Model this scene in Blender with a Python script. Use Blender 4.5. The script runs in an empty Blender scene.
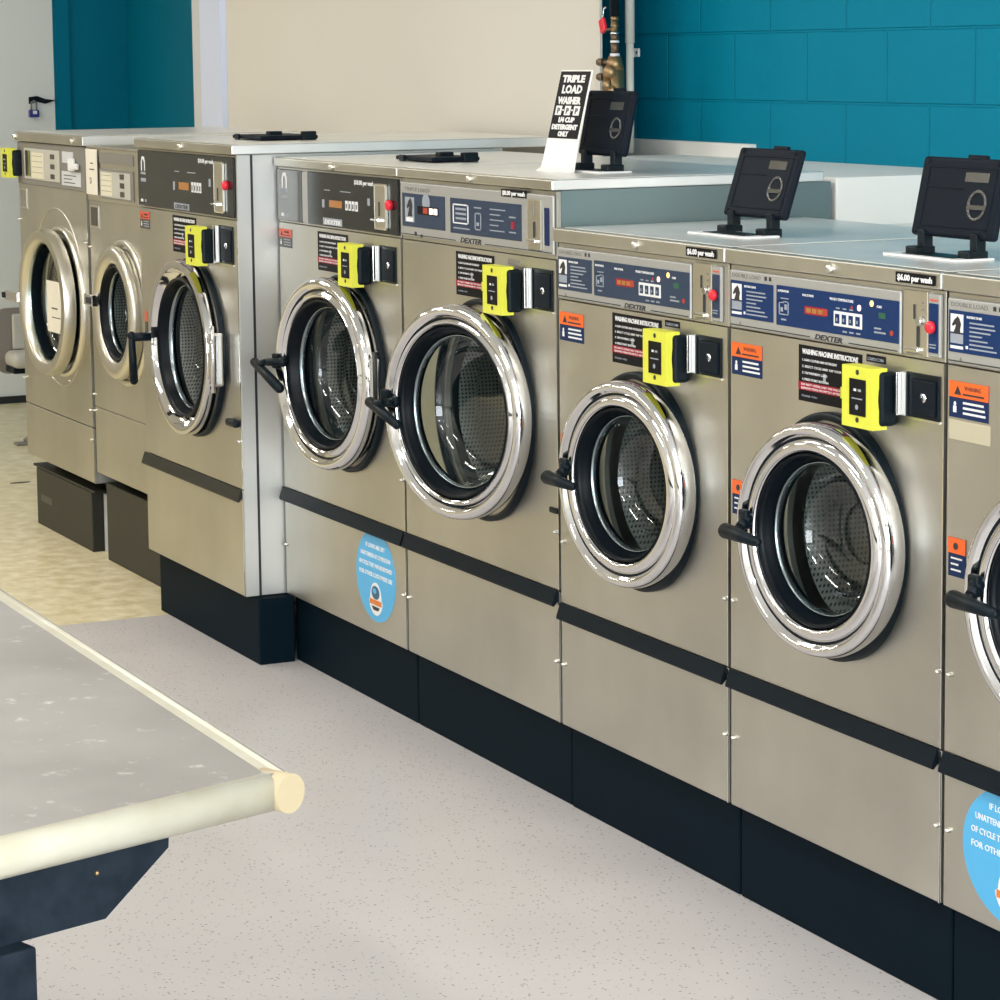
import bpy, bmesh, math, random
from mathutils import Vector, Matrix
random.seed(4)
PI = math.pi
S = bpy.context.scene
COL = S.collection

# ------------------------------------------------------------------ camera
cam_d = bpy.data.cameras.new('camera')
cam = bpy.data.objects.new('camera', cam_d); COL.objects.link(cam)
YAW, PIT, ROLL = 1.1251, -0.1242, -0.0108
fwd = Vector((-math.sin(YAW)*math.cos(PIT), math.cos(YAW)*math.cos(PIT), math.sin(PIT)))
rt = Vector((math.cos(YAW), math.sin(YAW), 0)); up = rt.cross(fwd)
c_, s_ = math.cos(ROLL), math.sin(ROLL)
rt, up = rt*c_ + up*s_, up*c_ - rt*s_
m3 = Matrix((rt, up, -fwd)).transposed()
cam.matrix_world = Matrix.Translation((5.5877, -2.6581, 1.6638)) @ m3.to_4x4()
cam_d.sensor_width = 36; cam_d.lens = 36*2.7204; cam_d.shift_x = 0; cam_d.shift_y = -0.1055
cam_d.clip_start = .05; cam_d.clip_end = 60
S.camera = cam

# ------------------------------------------------------------------ light and exposure
S.view_settings.view_transform = 'Standard'; S.view_settings.look = 'None'
S.view_settings.gamma = 1; S.view_settings.exposure = 0.0
w = bpy.data.worlds.new('world'); S.world = w; w.use_nodes = True
bgn = w.node_tree.nodes['Background']; bgn.inputs[0].default_value = (.80, .90, 1, 1); bgn.inputs[1].default_value = 2.2

def area_light(name, loc, rot, sx, sy, power, col):
    l = bpy.data.lights.new(name, 'AREA'); l.shape = 'RECTANGLE'; l.size = sx; l.size_y = sy
    l.energy = power; l.color = col
    o = bpy.data.objects.new(name, l); COL.objects.link(o); o.location = loc; o.rotation_euler = rot
    return o
LIGHT_SPOTS = [(x, y) for y in (-1.35, -3.6) for x in (-5.6, -3.2, -.8, 1.6, 4.0, 6.4)]
for lx, ly in LIGHT_SPOTS:                         # tubes of the ceiling fixtures
    area_light('ceiling_tube_light', (lx, ly, 2.93), (0, 0, 0), 1.15, .22, 23, (1, .965, .92))
area_light('storefront_daylight', (8.35, -2.2, 1.45), (0, -PI/2, PI), 2.2, 3.6, 300, (.88, .95, 1)).rotation_euler = (0, PI/2, 0)

# ------------------------------------------------------------------ materials
MAT = {}
def mat(name, col, rough=.5, metal=0., **k):
    m = bpy.data.materials.new(name); m.use_nodes = True
    b = m.node_tree.nodes['Principled BSDF']
    b.inputs['Base Color'].default_value = (*col, 1)
    b.inputs['Roughness'].default_value = rough; b.inputs['Metallic'].default_value = metal
    if 'emit' in k:
        b.inputs['Emission Color'].default_value = (*k['emit'], 1); b.inputs['Emission Strength'].default_value = k.get('es', 1)
    if 'coat' in k: b.inputs['Coat Weight'].default_value = k['coat']
    if 'spec' in k: b.inputs['Specular IOR Level'].default_value = k['spec']
    MAT[name] = m
    return m
def nodes(m): return m.node_tree.nodes, m.node_tree.links, m.node_tree.nodes['Principled BSDF']
def noise_mix(m, scale, c1, c2, stretch=(1, 1, 1), p0=.35, p1=.65, detail=4, bump=0, rough=None):
    n, l, b = nodes(m)
    tc = n.new('ShaderNodeTexCoord'); mp = n.new('ShaderNodeMapping'); mp.inputs['Scale'].default_value = stretch
    no = n.new('ShaderNodeTexNoise'); no.inputs['Scale'].default_value = scale; no.inputs['Detail'].default_value = detail
    l.new(tc.outputs['Object'], mp.inputs[0]); l.new(mp.outputs[0], no.inputs['Vector'])
    r = n.new('ShaderNodeValToRGB'); r.color_ramp.elements[0].position = p0; r.color_ramp.elements[1].position = p1
    r.color_ramp.elements[0].color = (*c1, 1); r.color_ramp.elements[1].color = (*c2, 1)
    l.new(no.outputs[0], r.inputs[0]); l.new(r.outputs[0], b.inputs['Base Color'])
    if bump:
        bp = n.new('ShaderNodeBump'); bp.inputs['Strength'].default_value = bump; bp.inputs['Distance'].default_value = .002
        l.new(no.outputs[0], bp.inputs['Height']); l.new(bp.outputs[0], b.inputs['Normal'])
    if rough:
        mr = n.new('ShaderNodeMapRange'); mr.inputs[3].default_value = rough[0]; mr.inputs[4].default_value = rough[1]
        l.new(no.outputs[0], mr.inputs[0]); l.new(mr.outputs[0], b.inputs['Roughness'])
    return r

noise_mix(mat('steel', (.6, .57, .5), .38, 1), 2.2, (.465, .455, .41), (.585, .572, .515), (1, 1, 1.0), rough=(.34, .46), detail=5)
nst = MAT['steel']; n, l, b = nodes(nst)           # fine vertical brushing
tc = n.new('ShaderNodeTexCoord'); mp = n.new('ShaderNodeMapping'); mp.inputs['Scale'].default_value = (420, 420, 6)
no = n.new('ShaderNodeTexNoise'); no.inputs['Scale'].default_value = 1; bp = n.new('ShaderNodeBump')
bp.inputs['Strength'].default_value = .06; bp.inputs['Distance'].default_value = .0006
l.new(tc.outputs['Object'], mp.inputs[0]); l.new(mp.outputs[0], no.inputs['Vector']); l.new(no.outputs[0], bp.inputs['Height']); l.new(bp.outputs[0], b.inputs['Normal'])
noise_mix(mat('steel_side', (.6, .6, .58), .3, 1), 3, (.55, .55, .53), (.66, .66, .64), (1, 1, .4), rough=(.42, .55))
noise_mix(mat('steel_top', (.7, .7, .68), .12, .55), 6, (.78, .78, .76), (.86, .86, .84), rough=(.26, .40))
mat('side_paint', (.13, .185, .19), .22)
mat('chrome', (.70, .70, .71), .07, 1)
mat('satin', (.66, .64, .57), .30, 1)
mat('black', (.012, .014, .018), .35)
mat('rubber', (.004, .009, .013), .42, spec=.16)
mat('highlight_metal', (.26, .31, .33), .2, 1)
mat('seal_black', (.0015, .004, .007), .35, spec=.15)
mat('base_black', (.0015, .008, .014), .6, spec=.06)
mat('olive_black', (.018, .018, .014), .45, spec=.3)
mat('strip_black', (.003, .008, .013), .45, spec=.12)
mat('lid_black', (.008, .012, .019), .5, spec=.06)
mat('panel_grey', (.38, .38, .36), .4, .25)
mat('panel_blue', (.006, .030, .115), .35, spec=.15)
mat('panel_slate', (.022, .042, .085), .35, spec=.3)
mat('panel_glass', (.007, .011, .014), .15, spec=.45)
mat('panel_smoke', (.055, .055, .05), .15, coat=.5)
mat('frame_grey', (.21, .20, .18), .5)
mat('cream', (.74, .70, .55), .5)
mat('white', (.8, .8, .8), .4)
mat('paint_white', (.88, .87, .83), .5, spec=.3)
mat('paper', (.78, .74, .64), .6)
mat('ink', (.02, .02, .025), .5)
mat('print_grey', (.30, .33, .38), .5)
mat('card_black', (.006, .006, .008), .5, spec=.12)
mat('card_red', (.34, .015, .035), .45, spec=.2)
mat('orange', (.85, .13, .015), .4)
mat('faded_red', (.65, .10, .05), .45)
mat('label_blue', (.008, .024, .085), .5, spec=.15)
mat('label_dark', (.06, .055, .05), .45)
mat('yellow', (.70, .71, .06), .45)
mat('lime', (.55, .75, .05), .4)
mat('red', (.75, .02, .04), .3)
mat('sticker_blue', (.08, .42, .74), .4)
mat('sticker_navy', (.02, .10, .18), .4)
mat('badge_orange', (.70, .20, .03), .4)
mat('tag_beige', (.50, .46, .33), .45)
mat('led_red', (.25, .02, .01), .4, emit=(1, .10, .05), es=.2)
mat('led_amber', (.30, .13, .03), .4, emit=(1, .35, .08), es=.10)
mat('led_white', (1, .8, .7), .4, emit=(1, .6, .5), es=1.6)
mat('led_yellow', (1, .7, .2), .4, emit=(1, .65, .2), es=1.4)
mat('led_green', (.01, .08, .05), .4, emit=(.05, .6, .15), es=.05)
mat('brass', (.34, .23, .12), .38, .9)
mat('brass_dark', (.16, .11, .07), .4, .7)
mat('pvc', (.92, .89, .78), .4)
mat('tube_glass', (1, 1, 1), .4, emit=(1, .96, .88), es=3)
mat('beige_wall', (.70, .67, .60), .7)
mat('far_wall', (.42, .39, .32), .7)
mat('pale_wall', (.80, .81, .79), .65)
mat('ceiling_white', (.8, .79, .76), .8)
mat('trim_white', (.66, .73, .93), .4)  # white board, the bluish light on it mixed into the colour
mat('trim_grey', (.60, .62, .65), .5)
mat('dark_teal', (.0, .165, .27), .5, spec=.1)
mat('seat_beige', (.50, .49, .44), .45)
mat('seat_frame', (.22, .20, .18), .4)
mat('navy_wood', (.012, .017, .028), .6, spec=.12)
mat('purple_body', (.03, .03, .25), .3)
noise_mix(MAT['navy_wood'], 9, (.004, .009, .016), (.010, .017, .026), (1, 4, 4))
noise_mix(mat('table_top', (.5, .5, .48), .35), 3.5, (.195, .185, .172), (.245, .235, .22), rough=(.35, .55))
m = MAT['table_top']; n, l, b = nodes(m)           # scuffs on the laminate
tc = n.new('ShaderNodeTexCoord'); no = n.new('ShaderNodeTexNoise'); no.inputs['Scale'].default_value = 26; no.inputs['Detail'].default_value = 8; no.inputs['Roughness'].default_value = .7
no2 = n.new('ShaderNodeTexNoise'); no2.inputs['Scale'].default_value = 4
r = n.new('ShaderNodeValToRGB'); r.color_ramp.elements[0].position = .60; r.color_ramp.elements[1].position = .72
mx = n.new('ShaderNodeMixRGB'); mx.inputs[2].default_value = (.68, .66, .60, 1)
old = b.inputs['Base Color'].links[0].from_socket
mu = n.new('ShaderNodeMath'); mu.operation = 'MULTIPLY'
l.new(tc.outputs['Object'], no.inputs['Vector']); l.new(tc.outputs['Object'], no2.inputs['Vector'])
l.new(no.outputs[0], r.inputs[0]); l.new(r.outputs[0], mu.inputs[0]); l.new(no2.outputs[0], mu.inputs[1])
l.new(mu.outputs[0], mx.inputs[0]); l.new(old, mx.inputs[1]); l.new(mx.outputs[0], b.inputs['Base Color'])
noise_mix(mat('table_edge', (.8, .76, .58), .35), 14, (.42, .40, .31), (.48, .465, .385), (1, 1, 1))
mat('cap_cream', (.42, .35, .225), .5, spec=.2)

# painted blocks
m = mat('teal_block', (.0, .215, .335), .55, spec=.1); n, l, b = nodes(m)
tc = n.new('ShaderNodeTexCoord'); sx = n.new('ShaderNodeSeparateXYZ'); cx = n.new('ShaderNodeCombineXYZ')
l.new(tc.outputs['Object'], sx.inputs[0])
a1 = n.new('ShaderNodeMath'); a1.inputs[1].default_value = .92; l.new(sx.outputs[0], a1.inputs[0])
a2 = n.new('ShaderNodeMath'); a2.inputs[1].default_value = -1.345; l.new(sx.outputs[2], a2.inputs[0])
l.new(a1.outputs[0], cx.inputs[0]); l.new(a2.outputs[0], cx.inputs[1])
bk = n.new('ShaderNodeTexBrick'); bk.inputs['Scale'].default_value = 1; bk.inputs['Brick Width'].default_value = .374; bk.inputs['Row Height'].default_value = .186
bk.inputs['Mortar Size'].default_value = .0045; bk.inputs['Mortar Smooth'].default_value = .6; bk.offset = .5
bk.inputs['Color1'].default_value = (1, 1, 1, 1); bk.inputs['Color2'].default_value = (1, 1, 1, 1); bk.inputs['Mortar'].default_value = (0, 0, 0, 1)
l.new(cx.outputs[0], bk.inputs['Vector'])
no = n.new('ShaderNodeTexNoise'); no.inputs['Scale'].default_value = 30; no.inputs['Detail'].default_value = 6; l.new(tc.outputs['Object'], no.inputs['Vector'])
ad = n.new('ShaderNodeMath'); ad.operation = 'MULTIPLY_ADD'; ad.inputs[1].default_value = .25
l.new(no.outputs[0], ad.inputs[0]); l.new(bk.outputs['Color'], ad.inputs[2])
bp = n.new('ShaderNodeBump'); bp.inputs['Strength'].default_value = .8; bp.inputs['Distance'].default_value = .006
l.new(ad.outputs[0], bp.inputs['Height']); l.new(bp.outputs[0], b.inputs['Normal'])

# speckled light vinyl
def floor_mat(name, base1, base2, speck):
    m = mat(name, base1, .32); n, l, b = nodes(m)
    tc = n.new('ShaderNodeTexCoord')
    no = n.new('ShaderNodeTexNoise'); no.inputs['Scale'].default_value = 3; l.new(tc.outputs['Object'], no.inputs['Vector'])
    c = n.new('ShaderNodeMixRGB'); c.inputs[1].default_value = (*base1, 1); c.inputs[2].default_value = (*base2, 1); l.new(no.outputs[0], c.inputs[0])
    vo = n.new('ShaderNodeTexVoronoi'); vo.inputs['Scale'].default_value = 88; l.new(tc.outputs['Object'], vo.inputs['Vector'])
    lt = n.new('ShaderNodeMath'); lt.operation = 'LESS_THAN'; lt.inputs[1].default_value = .22; l.new(vo.outputs['Distance'], lt.inputs[0])
    n2 = n.new('ShaderNodeTexNoise'); n2.inputs['Scale'].default_value = 60; l.new(tc.outputs['Object'], n2.inputs['Vector'])
    gt = n.new('ShaderNodeMath'); gt.operation = 'GREATER_THAN'; gt.inputs[1].default_value = .5; l.new(n2.outputs[0], gt.inputs[0])
    mu = n.new('ShaderNodeMath'); mu.operation = 'MULTIPLY'; l.new(lt.outputs[0], mu.inputs[0]); l.new(gt.outputs[0], mu.inputs[1])
    c2 = n.new('ShaderNodeMixRGB'); c2.inputs[2].default_value = (*speck, 1); l.new(mu.outputs[0], c2.inputs[0]); l.new(c.outputs[0], c2.inputs[1])
    l.new(c2.outputs[0], b.inputs['Base Color'])
    mr = n.new('ShaderNodeMapRange'); mr.inputs[3].default_value = .28; mr.inputs[4].default_value = .42
    l.new(no.outputs[0], mr.inputs[0]); l.new(mr.outputs[0], b.inputs['Roughness'])
floor_mat('vinyl_grey', (.50, .475, .47), (.57, .545, .535), (.22, .20, .20))
m = mat('vinyl_cream', (.7, .62, .42), .35)
noise_mix(m, 16, (.62, .53, .30), (.86, .78, .55), (1, 1, 1), .3, .7, 8, rough=(.25, .4))

# perforated drum steel
m = mat('drum', (.55, .55, .53), .45, .75); n, l, b = nodes(m)
tc = n.new('ShaderNodeTexCoord'); vo = n.new('ShaderNodeTexVoronoi'); vo.voronoi_dimensions = '2D'; vo.inputs['Scale'].default_value = 105; vo.inputs['Randomness'].default_value = 0
sx = n.new('ShaderNodeSeparateXYZ'); cx = n.new('ShaderNodeCombineXYZ'); l.new(tc.outputs['Object'], sx.inputs[0])
ar = n.new('ShaderNodeMath'); ar.operation = 'ADD'; l.new(sx.outputs[0], ar.inputs[0]); l.new(sx.outputs[1], ar.inputs[1])
l.new(ar.outputs[0], cx.inputs[0]); l.new(sx.outputs[2], cx.inputs[1]); l.new(cx.outputs[0], vo.inputs['Vector'])
lt = n.new('ShaderNodeMath'); lt.operation = 'LESS_THAN'; lt.inputs[1].default_value = .28; l.new(vo.outputs['Distance'], lt.inputs[0])
c = n.new('ShaderNodeMixRGB'); c.inputs[1].default_value = (.50, .51, .48, 1); c.inputs[2].default_value = (.07, .07, .07, 1)
l.new(lt.outputs[0], c.inputs[0]); l.new(c.outputs[0], b.inputs['Base Color'])

# door glass
def glass_mat(name, tint, f):
    m = bpy.data.materials.new(name); m.use_nodes = True; n = m.node_tree.nodes; l = m.node_tree.links
    n.remove(n['Principled BSDF']); out = n['Material Output']
    t = n.new('ShaderNodeBsdfTransparent'); t.inputs[0].default_value = (*tint, 1)
    g = n.new('ShaderNodeBsdfGlossy'); g.inputs['Roughness'].default_value = .03; g.inputs[0].default_value = (1, 1, 1, 1)
    lw = n.new('ShaderNodeLayerWeight'); lw.inputs[0].default_value = .5; pw = n.new('ShaderNodeMath'); pw.operation = 'POWER'; pw.inputs[1].default_value = 3.2
    l.new(lw.outputs['Facing'], pw.inputs[0]); fr = n.new('ShaderNodeMath'); fr.operation = 'MULTIPLY_ADD'; fr.inputs[1].default_value = .8; fr.inputs[2].default_value = .05
    l.new(pw.outputs[0], fr.inputs[0]); mx = n.new('ShaderNodeMixShader')
    l.new(fr.outputs[0], mx.inputs[0]); l.new(t.outputs[0], mx.inputs[1]); l.new(g.outputs[0], mx.inputs[2]); l.new(mx.outputs[0], out.inputs[0])
    MAT[name] = m
glass_mat('door_glass', (.74, .82, .82), 1.5)

# ------------------------------------------------------------------ mesh helpers
class MB:
    def __init__(s): s.bm = bmesh.new(); s.mats = []
    def mi(s, m):
        if m not in s.mats: s.mats.append(m)
        return s.mats.index(m)
    def _tag(s, verts, m, smooth=False):
        i = s.mi(m)
        for f in {f for v in verts for f in v.link_faces}:
            f.material_index = i; f.smooth = smooth
    def box(s, x0, x1, y0, y1, z0, z1, m, bev=0, seg=2, xf=None):
        r = bmesh.ops.create_cube(s.bm, size=1); vs = r['verts']
        for v in vs: v.co = Vector(((x0+x1)/2+v.co.x*(x1-x0), (y0+y1)/2+v.co.y*(y1-y0), (z0+z1)/2+v.co.z*(z1-z0)))
        if xf is not None: bmesh.ops.transform(s.bm, matrix=xf, verts=vs)
        s._tag(vs, m)
        if bev:
            es = list({e for v in vs for e in v.link_edges})
            r = bmesh.ops.bevel(s.bm, geom=es, offset=bev, segments=seg, profile=.5, affect='EDGES')
            i = s.mi(m)
            for f in r['faces']: f.material_index = i
        return vs
    def lathe(s, prof, cx, cz, m, n=64, y0=0, smooth=True, jag=None):
        # profile points (radius, y), around the y axis through (cx, cz); a third entry switches material
        rings = []
        for p in prof:
            if p[0] < 1e-6: rings.append([s.bm.verts.new((cx, y0+p[1], cz))])
            else: rings.append([s.bm.verts.new((cx+p[0]*math.cos(2*PI*k/n), y0+p[1], cz+p[0]*math.sin(2*PI*k/n))) for k in range(n)])
        for i in range(len(rings)-1):
            a, b = rings[i], rings[i+1]; idx = s.mi(prof[i+1][2] if len(prof[i+1]) > 2 else m)
            for k in range(n):
                k2 = (k+1) % n
                if len(a) == 1 and len(b) == 1: continue
                if len(a) == 1: f = s.bm.faces.new((a[0], b[k2], b[k]))
                elif len(b) == 1: f = s.bm.faces.new((a[k], a[k2], b[0]))
                else: f = s.bm.faces.new((a[k], a[k2], b[k2], b[k]))
                f.material_index = idx; f.smooth = smooth
    def rod(s, a, b, r, m, n=12, r2=None, smooth=True):
        a, b = Vector(a), Vector(b); d = b-a
        q = d.to_track_quat('Z', 'Y').to_matrix().to_4x4()
        res = bmesh.ops.create_cone(s.bm, cap_ends=True, segments=n, radius1=r, radius2=r if r2 is None else r2, depth=d.length,
                                    matrix=Matrix.Translation((a+b)/2) @ q)
        s._tag(res['verts'], m, smooth)
        for f in {f for v in res['verts'] for f in v.link_faces}:
            if len(f.verts) > 4: f.smooth = False
    def ball(s, c, r, m, sc=(1, 1, 1), n=12):
        res = bmesh.ops.create_uvsphere(s.bm, u_segments=n, v_segments=max(6, n//2), radius=r,
                                        matrix=Matrix.Translation(c) @ Matrix.Diagonal((*sc, 1)))
        s._tag(res['verts'], m, True)
    def poly(s, pts, y0, y1, m, plane='xz'):
        # outline in x-z, solid between depths y0 and y1
        f3 = (lambda p, d: (p[0], d, p[1])) if plane == 'xz' else ((lambda p, d: (p[0], p[1], d)) if plane == 'xy' else (lambda p, d: (d, p[0], p[1])))
        A = [s.bm.verts.new(f3(p, y0)) for p in pts]; B = [s.bm.verts.new(f3(p, y1)) for p in pts]; i = s.mi(m)
        fs = [s.bm.faces.new(A), s.bm.faces.new(B[::-1])]
        for k in range(len(pts)):
            k2 = (k+1) % len(pts); fs.append(s.bm.faces.new((A[k2], A[k], B[k], B[k2])))
        for f in fs: f.material_index = i
        return fs
    def tube(s, pts, r, m, n=10):
        for a, b in zip(pts[:-1], pts[1:]): s.rod(a, b, r, m, n)
        for p in pts[1:-1]: s.ball(p, r, m, n=n)
    def text(s, body, x, z, size, m, y=-.001, w=None, shear=0, align='LEFT', xf=None, bold=0):
        cu = bpy.data.curves.new('lettering', 'FONT'); cu.body = body; cu.size = size; cu.extrude = .0003; cu.align_x = align
        cu.resolution_u = 2; cu.shear = shear; cu.offset = bold
        o = bpy.data.objects.new('lettering', cu); COL.objects.link(o)
        bpy.context.view_layer.update()
        me = bpy.data.meshes.new_from_object(o.evaluated_get(bpy.context.evaluated_depsgraph_get()))
        xs = [v.co.x for v in me.vertices]
        sc = 1
        if w and xs: sc = w/(max(xs)-min(xs))
        M = Matrix(((sc, 0, 0, x), (0, 0, -1, y), (0, 1, 0, z), (0, 0, 0, 1)))
        if xf is not None: M = xf @ M
        me.transform(M)
        old = set(s.bm.faces); s.bm.from_mesh(me); i = s.mi(m)
        for f in [f for f in s.bm.faces if f not in old]: f.material_index = i; f.smooth = False
        bpy.data.objects.remove(o); bpy.data.curves.remove(cu); bpy.data.meshes.remove(me)
    def build_each(s, name, parent=None, label=None):
        """every loose piece becomes its own object of the same name"""
        left = set(s.bm.verts); groups = []
        while left:
            st = [left.pop()]; isl = set(st)
            while st:
                v = st.pop()
                for e in v.link_edges:
                    q = e.other_vert(v)
                    if q in left: left.discard(q); isl.add(q); st.append(q)
            groups.append(isl)
        for g in groups:
            nb = MB(); nb.mats = list(s.mats); mp = {v: nb.bm.verts.new(v.co) for v in g}
            for f in {f for v in g for f in v.link_faces}:
                q = nb.bm.faces.new([mp[v] for v in f.verts]); q.material_index = f.material_index; q.smooth = f.smooth
            nb.build(name, parent, label)
        s.bm.free()
    def xform(s, M): bmesh.ops.transform(s.bm, matrix=M, verts=s.bm.verts)
    def build(s, name, parent=None, label=None, sharp=None):
        bmesh.ops.recalc_face_normals(s.bm, faces=s.bm.faces)
        me = bpy.data.meshes.new(name); s.bm.to_mesh(me); s.bm.free()
        for m in s.mats: me.materials.append(MAT[m])
        if sharp is not None: me.set_sharp_from_angle(angle=math.radians(sharp))
        o = bpy.data.objects.new(name, me); COL.objects.link(o)
        if parent is not None: o.parent = parent
        if label: o['label'] = label
        return o
def thing(name, label, cat, loc=(0, 0, 0), group=None):
    o = bpy.data.objects.new(name, None); COL.objects.link(o); o.location = loc; o.empty_display_size = .1
    return tag(o, label, cat, group)
def tag(o, label, cat, group=None):
    o['label'] = label; o['category'] = cat
    if group: o['group'] = group
    return o
def struct(o): o['kind'] = 'structure'; return o
def sbox(name, x0, x1, y0, y1, z0, z1, m):
    b = MB(); b.box(x0, x1, y0, y1, z0, z1, m); return struct(b.build(name))

# ------------------------------------------------------------------ setting
XL, XR, YB, YF, ZC = -7.35, 8.6, 1.175, -5.2, 3.0
sbox('floor', -2.12, XR, YF, 1.6, -.05, 0, 'vinyl_grey')
sbox('floor_far', XL, -2.12, YF, 1.6, -.05, 0, 'vinyl_cream')
sbox('ceiling', XL-.1, XR+.1, YF-.1, 1.7, ZC, ZC+.08, 'ceiling_white')
sbox('wall_back', -4.23, 1.5, YB, YB+.12, 0, ZC, 'teal_block')
sbox('wall_back_white', 1.5, XR, YB, YB+.12, 0, ZC, 'paint_white')  # unseen stretch, made white so the washer lid sides reflect something pale
sbox('wall_bulkhead', -4.23, -1.19, .90, .908, 0, ZC, 'beige_wall')
sbox('wall_bulkhead_end', -4.225, -4.17, .908, YB, 0, ZC, 'beige_wall')
sbox('trim_1', -4.46, -4.23, .875, .99, 0, ZC, 'trim_white')
sbox('trim_2', -4.575, -4.46, .885, .99, 0, ZC, 'trim_grey')
sbox('wall_recess_back', XL, -4.23, 1.51, 1.6, 0, ZC, 'dark_teal')
sbox('wall_recess_left', XL-.1, XL, 1.14, 1.6, 0, ZC, 'dark_teal')
sbox('trim_3', XL, XL+.02, 1.15, 1.215, 0, ZC, 'dark_teal')
sbox('wall_left', XL-.1, XL, -.35, 1.14, 0, ZC, 'pale_wall')
sbox('wall_left_far', XL-.1, XL, YF, -.35, 0, ZC, 'far_wall')  # unseen stretch, coloured darker so the steel fronts reflect a deeper tone
sbox('baseboard_left', XL, XL+.012, YF, 1.13, 0, .035, 'black')
sbox('wall_front', XL, XR, YF-.12, YF, 0, ZC, 'beige_wall')
# right wall with the storefront window opening
b = MB(); b.box(XR, XR+.12, YF, 1.6, 0, .5, 'beige_wall'); b.box(XR, XR+.12, YF, 1.6, 2.6, ZC, 'beige_wall')
b.box(XR, XR+.12, YF, -4.6, .5, 2.6, 'beige_wall'); b.box(XR, XR+.12, .2, 1.6, .5, 2.6, 'beige_wall'); struct(b.build('wall_right'))
b = MB()
for yy in (-4.6, -3.0, -1.4, .14): b.box(XR+.02, XR+.08, yy, yy+.06, .5, 2.6, 'trim_grey')
b.box(XR+.02, XR+.08, -4.6, .2, .5, .56, 'trim_grey'); b.box(XR+.02, XR+.08, -4.6, .2, 2.54, 2.6, 'trim_grey'); struct(b.build('window_1'))
# service ledge the tall washers back on to, low ledge behind the short washers
b = MB(); b.box(-1.19, .318, .715, YB, 0, 1.378, 'paint_white', .004); b.box(-4.2, -1.19, .70, .90, 0, 1.36, 'paint_white'); struct(b.build('trim_4'))
b = MB(); b.box(.318, 4.2, .64, YB, 0, 1.268, 'paint_white', .004); struct(b.build('trim_5'))
b = MB(); b.box(-1.9, -.80, 1.15, YB, 1.36, 1.416, 'paint_white', .003); struct(b.build('trim_6'))

fx = None
for lx, ly in LIGHT_SPOTS:
    if fx is None:
        fx = thing('ceiling_light', 'long fluorescent fixture on the ceiling', 'lamp', (lx, ly, ZC), 'fluorescent fixtures on the ceiling')
        b = MB(); b.box(-.62, .62, -.15, .15, -.045, 0, 'white', .005); b.build('housing', fx)
        b = MB(); b.rod((-.57, -.06, -.056), (.57, -.06, -.056), .013, 'tube_glass'); b.rod((-.57, .06, -.056), (.57, .06, -.056), .013, 'tube_glass'); b.build('tube', fx)
        kids = list(fx.children)
    else:
        q = fx.copy(); COL.objects.link(q); q.location = (lx, ly, ZC)
        for k in kids: kk = k.copy(); COL.objects.link(kk); kk.parent = q

# ------------------------------------------------------------------ washing machine parts
def front_plate(b, x0, x1, z0, z1, cx, cz, R, m, y0=0, th=.012, n=64):
    def outer(t):
        dx, dz = math.cos(t), math.sin(t); best = 1e9
        if dx > 1e-9: best = min(best, (x1-cx)/dx)
        if dx < -1e-9: best = min(best, (x0-cx)/dx)
        if dz > 1e-9: best = min(best, (z1-cz)/dz)
        if dz < -1e-9: best = min(best, (z0-cz)/dz)
        return cx+dx*best, cz+dz*best
    ang = sorted([2*PI*k/n for k in range(n)] + [math.atan2(zz-cz, xx-cx) % (2*PI) for xx in (x0, x1) for zz in (z0, z1)])
    A = []; Bv = []; C = []; D = []
    for t in ang:
        ox, oz = outer(t)
        A.append(b.bm.verts.new((cx+R*math.cos(t), y0, cz+R*math.sin(t)))); Bv.append(b.bm.verts.new((ox, y0, oz)))
        C.append(b.bm.verts.new((cx+R*math.cos(t), y0+th, cz+R*math.sin(t)))); D.append(b.bm.verts.new((ox, y0+th, oz)))
    i = b.mi(m); N = len(ang)
    for k in range(N):
        k2 = (k+1) % N
        for q in ((A[k], A[k2], Bv[k2], Bv[k]), (C[k2], C[k], D[k], D[k2]), (A[k2], A[k], C[k], C[k2]), (Bv[k], Bv[k2], D[k2], D[k])):
            f = b.bm.faces.new(q); f.material_index = i

def text_lines(b, x, z, w, dz, n, m, y, th=.004, frac=(.9, .6, .8, .5, .85, .7)):
    for k in range(n):
        b.box(x, x+w*frac[k % len(frac)], y-.0004, y, z-dz*k-th, z-dz*k, m)

def warning_label(p, x, z, w, h, head='orange', body='label_blue', lab='orange and dark blue warning label'):
    b = MB(); b.box(x, x+w, -.0008, 0, z-h, z, body); b.box(x, x+w, -.0016, -.0008, z-h*.44, z, head)
    b.poly([(x+w*.14, z-h*.36), (x+w*.32, z-h*.36), (x+w*.23, z-h*.12)], -.002, -.0016, 'ink')
    b.text('WARNING', x+w*.40, z-h*.22, h*.17, 'ink', -.0017, w*.42)
    b.box(x+w*.36, x+w*.9, -.002, -.0016, z-h*.36, z-h*.31, 'ink')
    text_lines(b, x+w*.36, z-h*.54, w*.58, h*.14, 3, 'print_grey' if head != 'orange' else 'white', -.0008, h*.06, (.9, .95, .98))
    b.ball((x+w*.15, -.001, z-h*.62), h*.06, 'white', (1, .1, 1), 8); b.box(x+w*.11, x+w*.19, -.0014, -.0008, z-h*.86, z-h*.68, 'white')
    return b.build('warning_label', p, lab)

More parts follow.
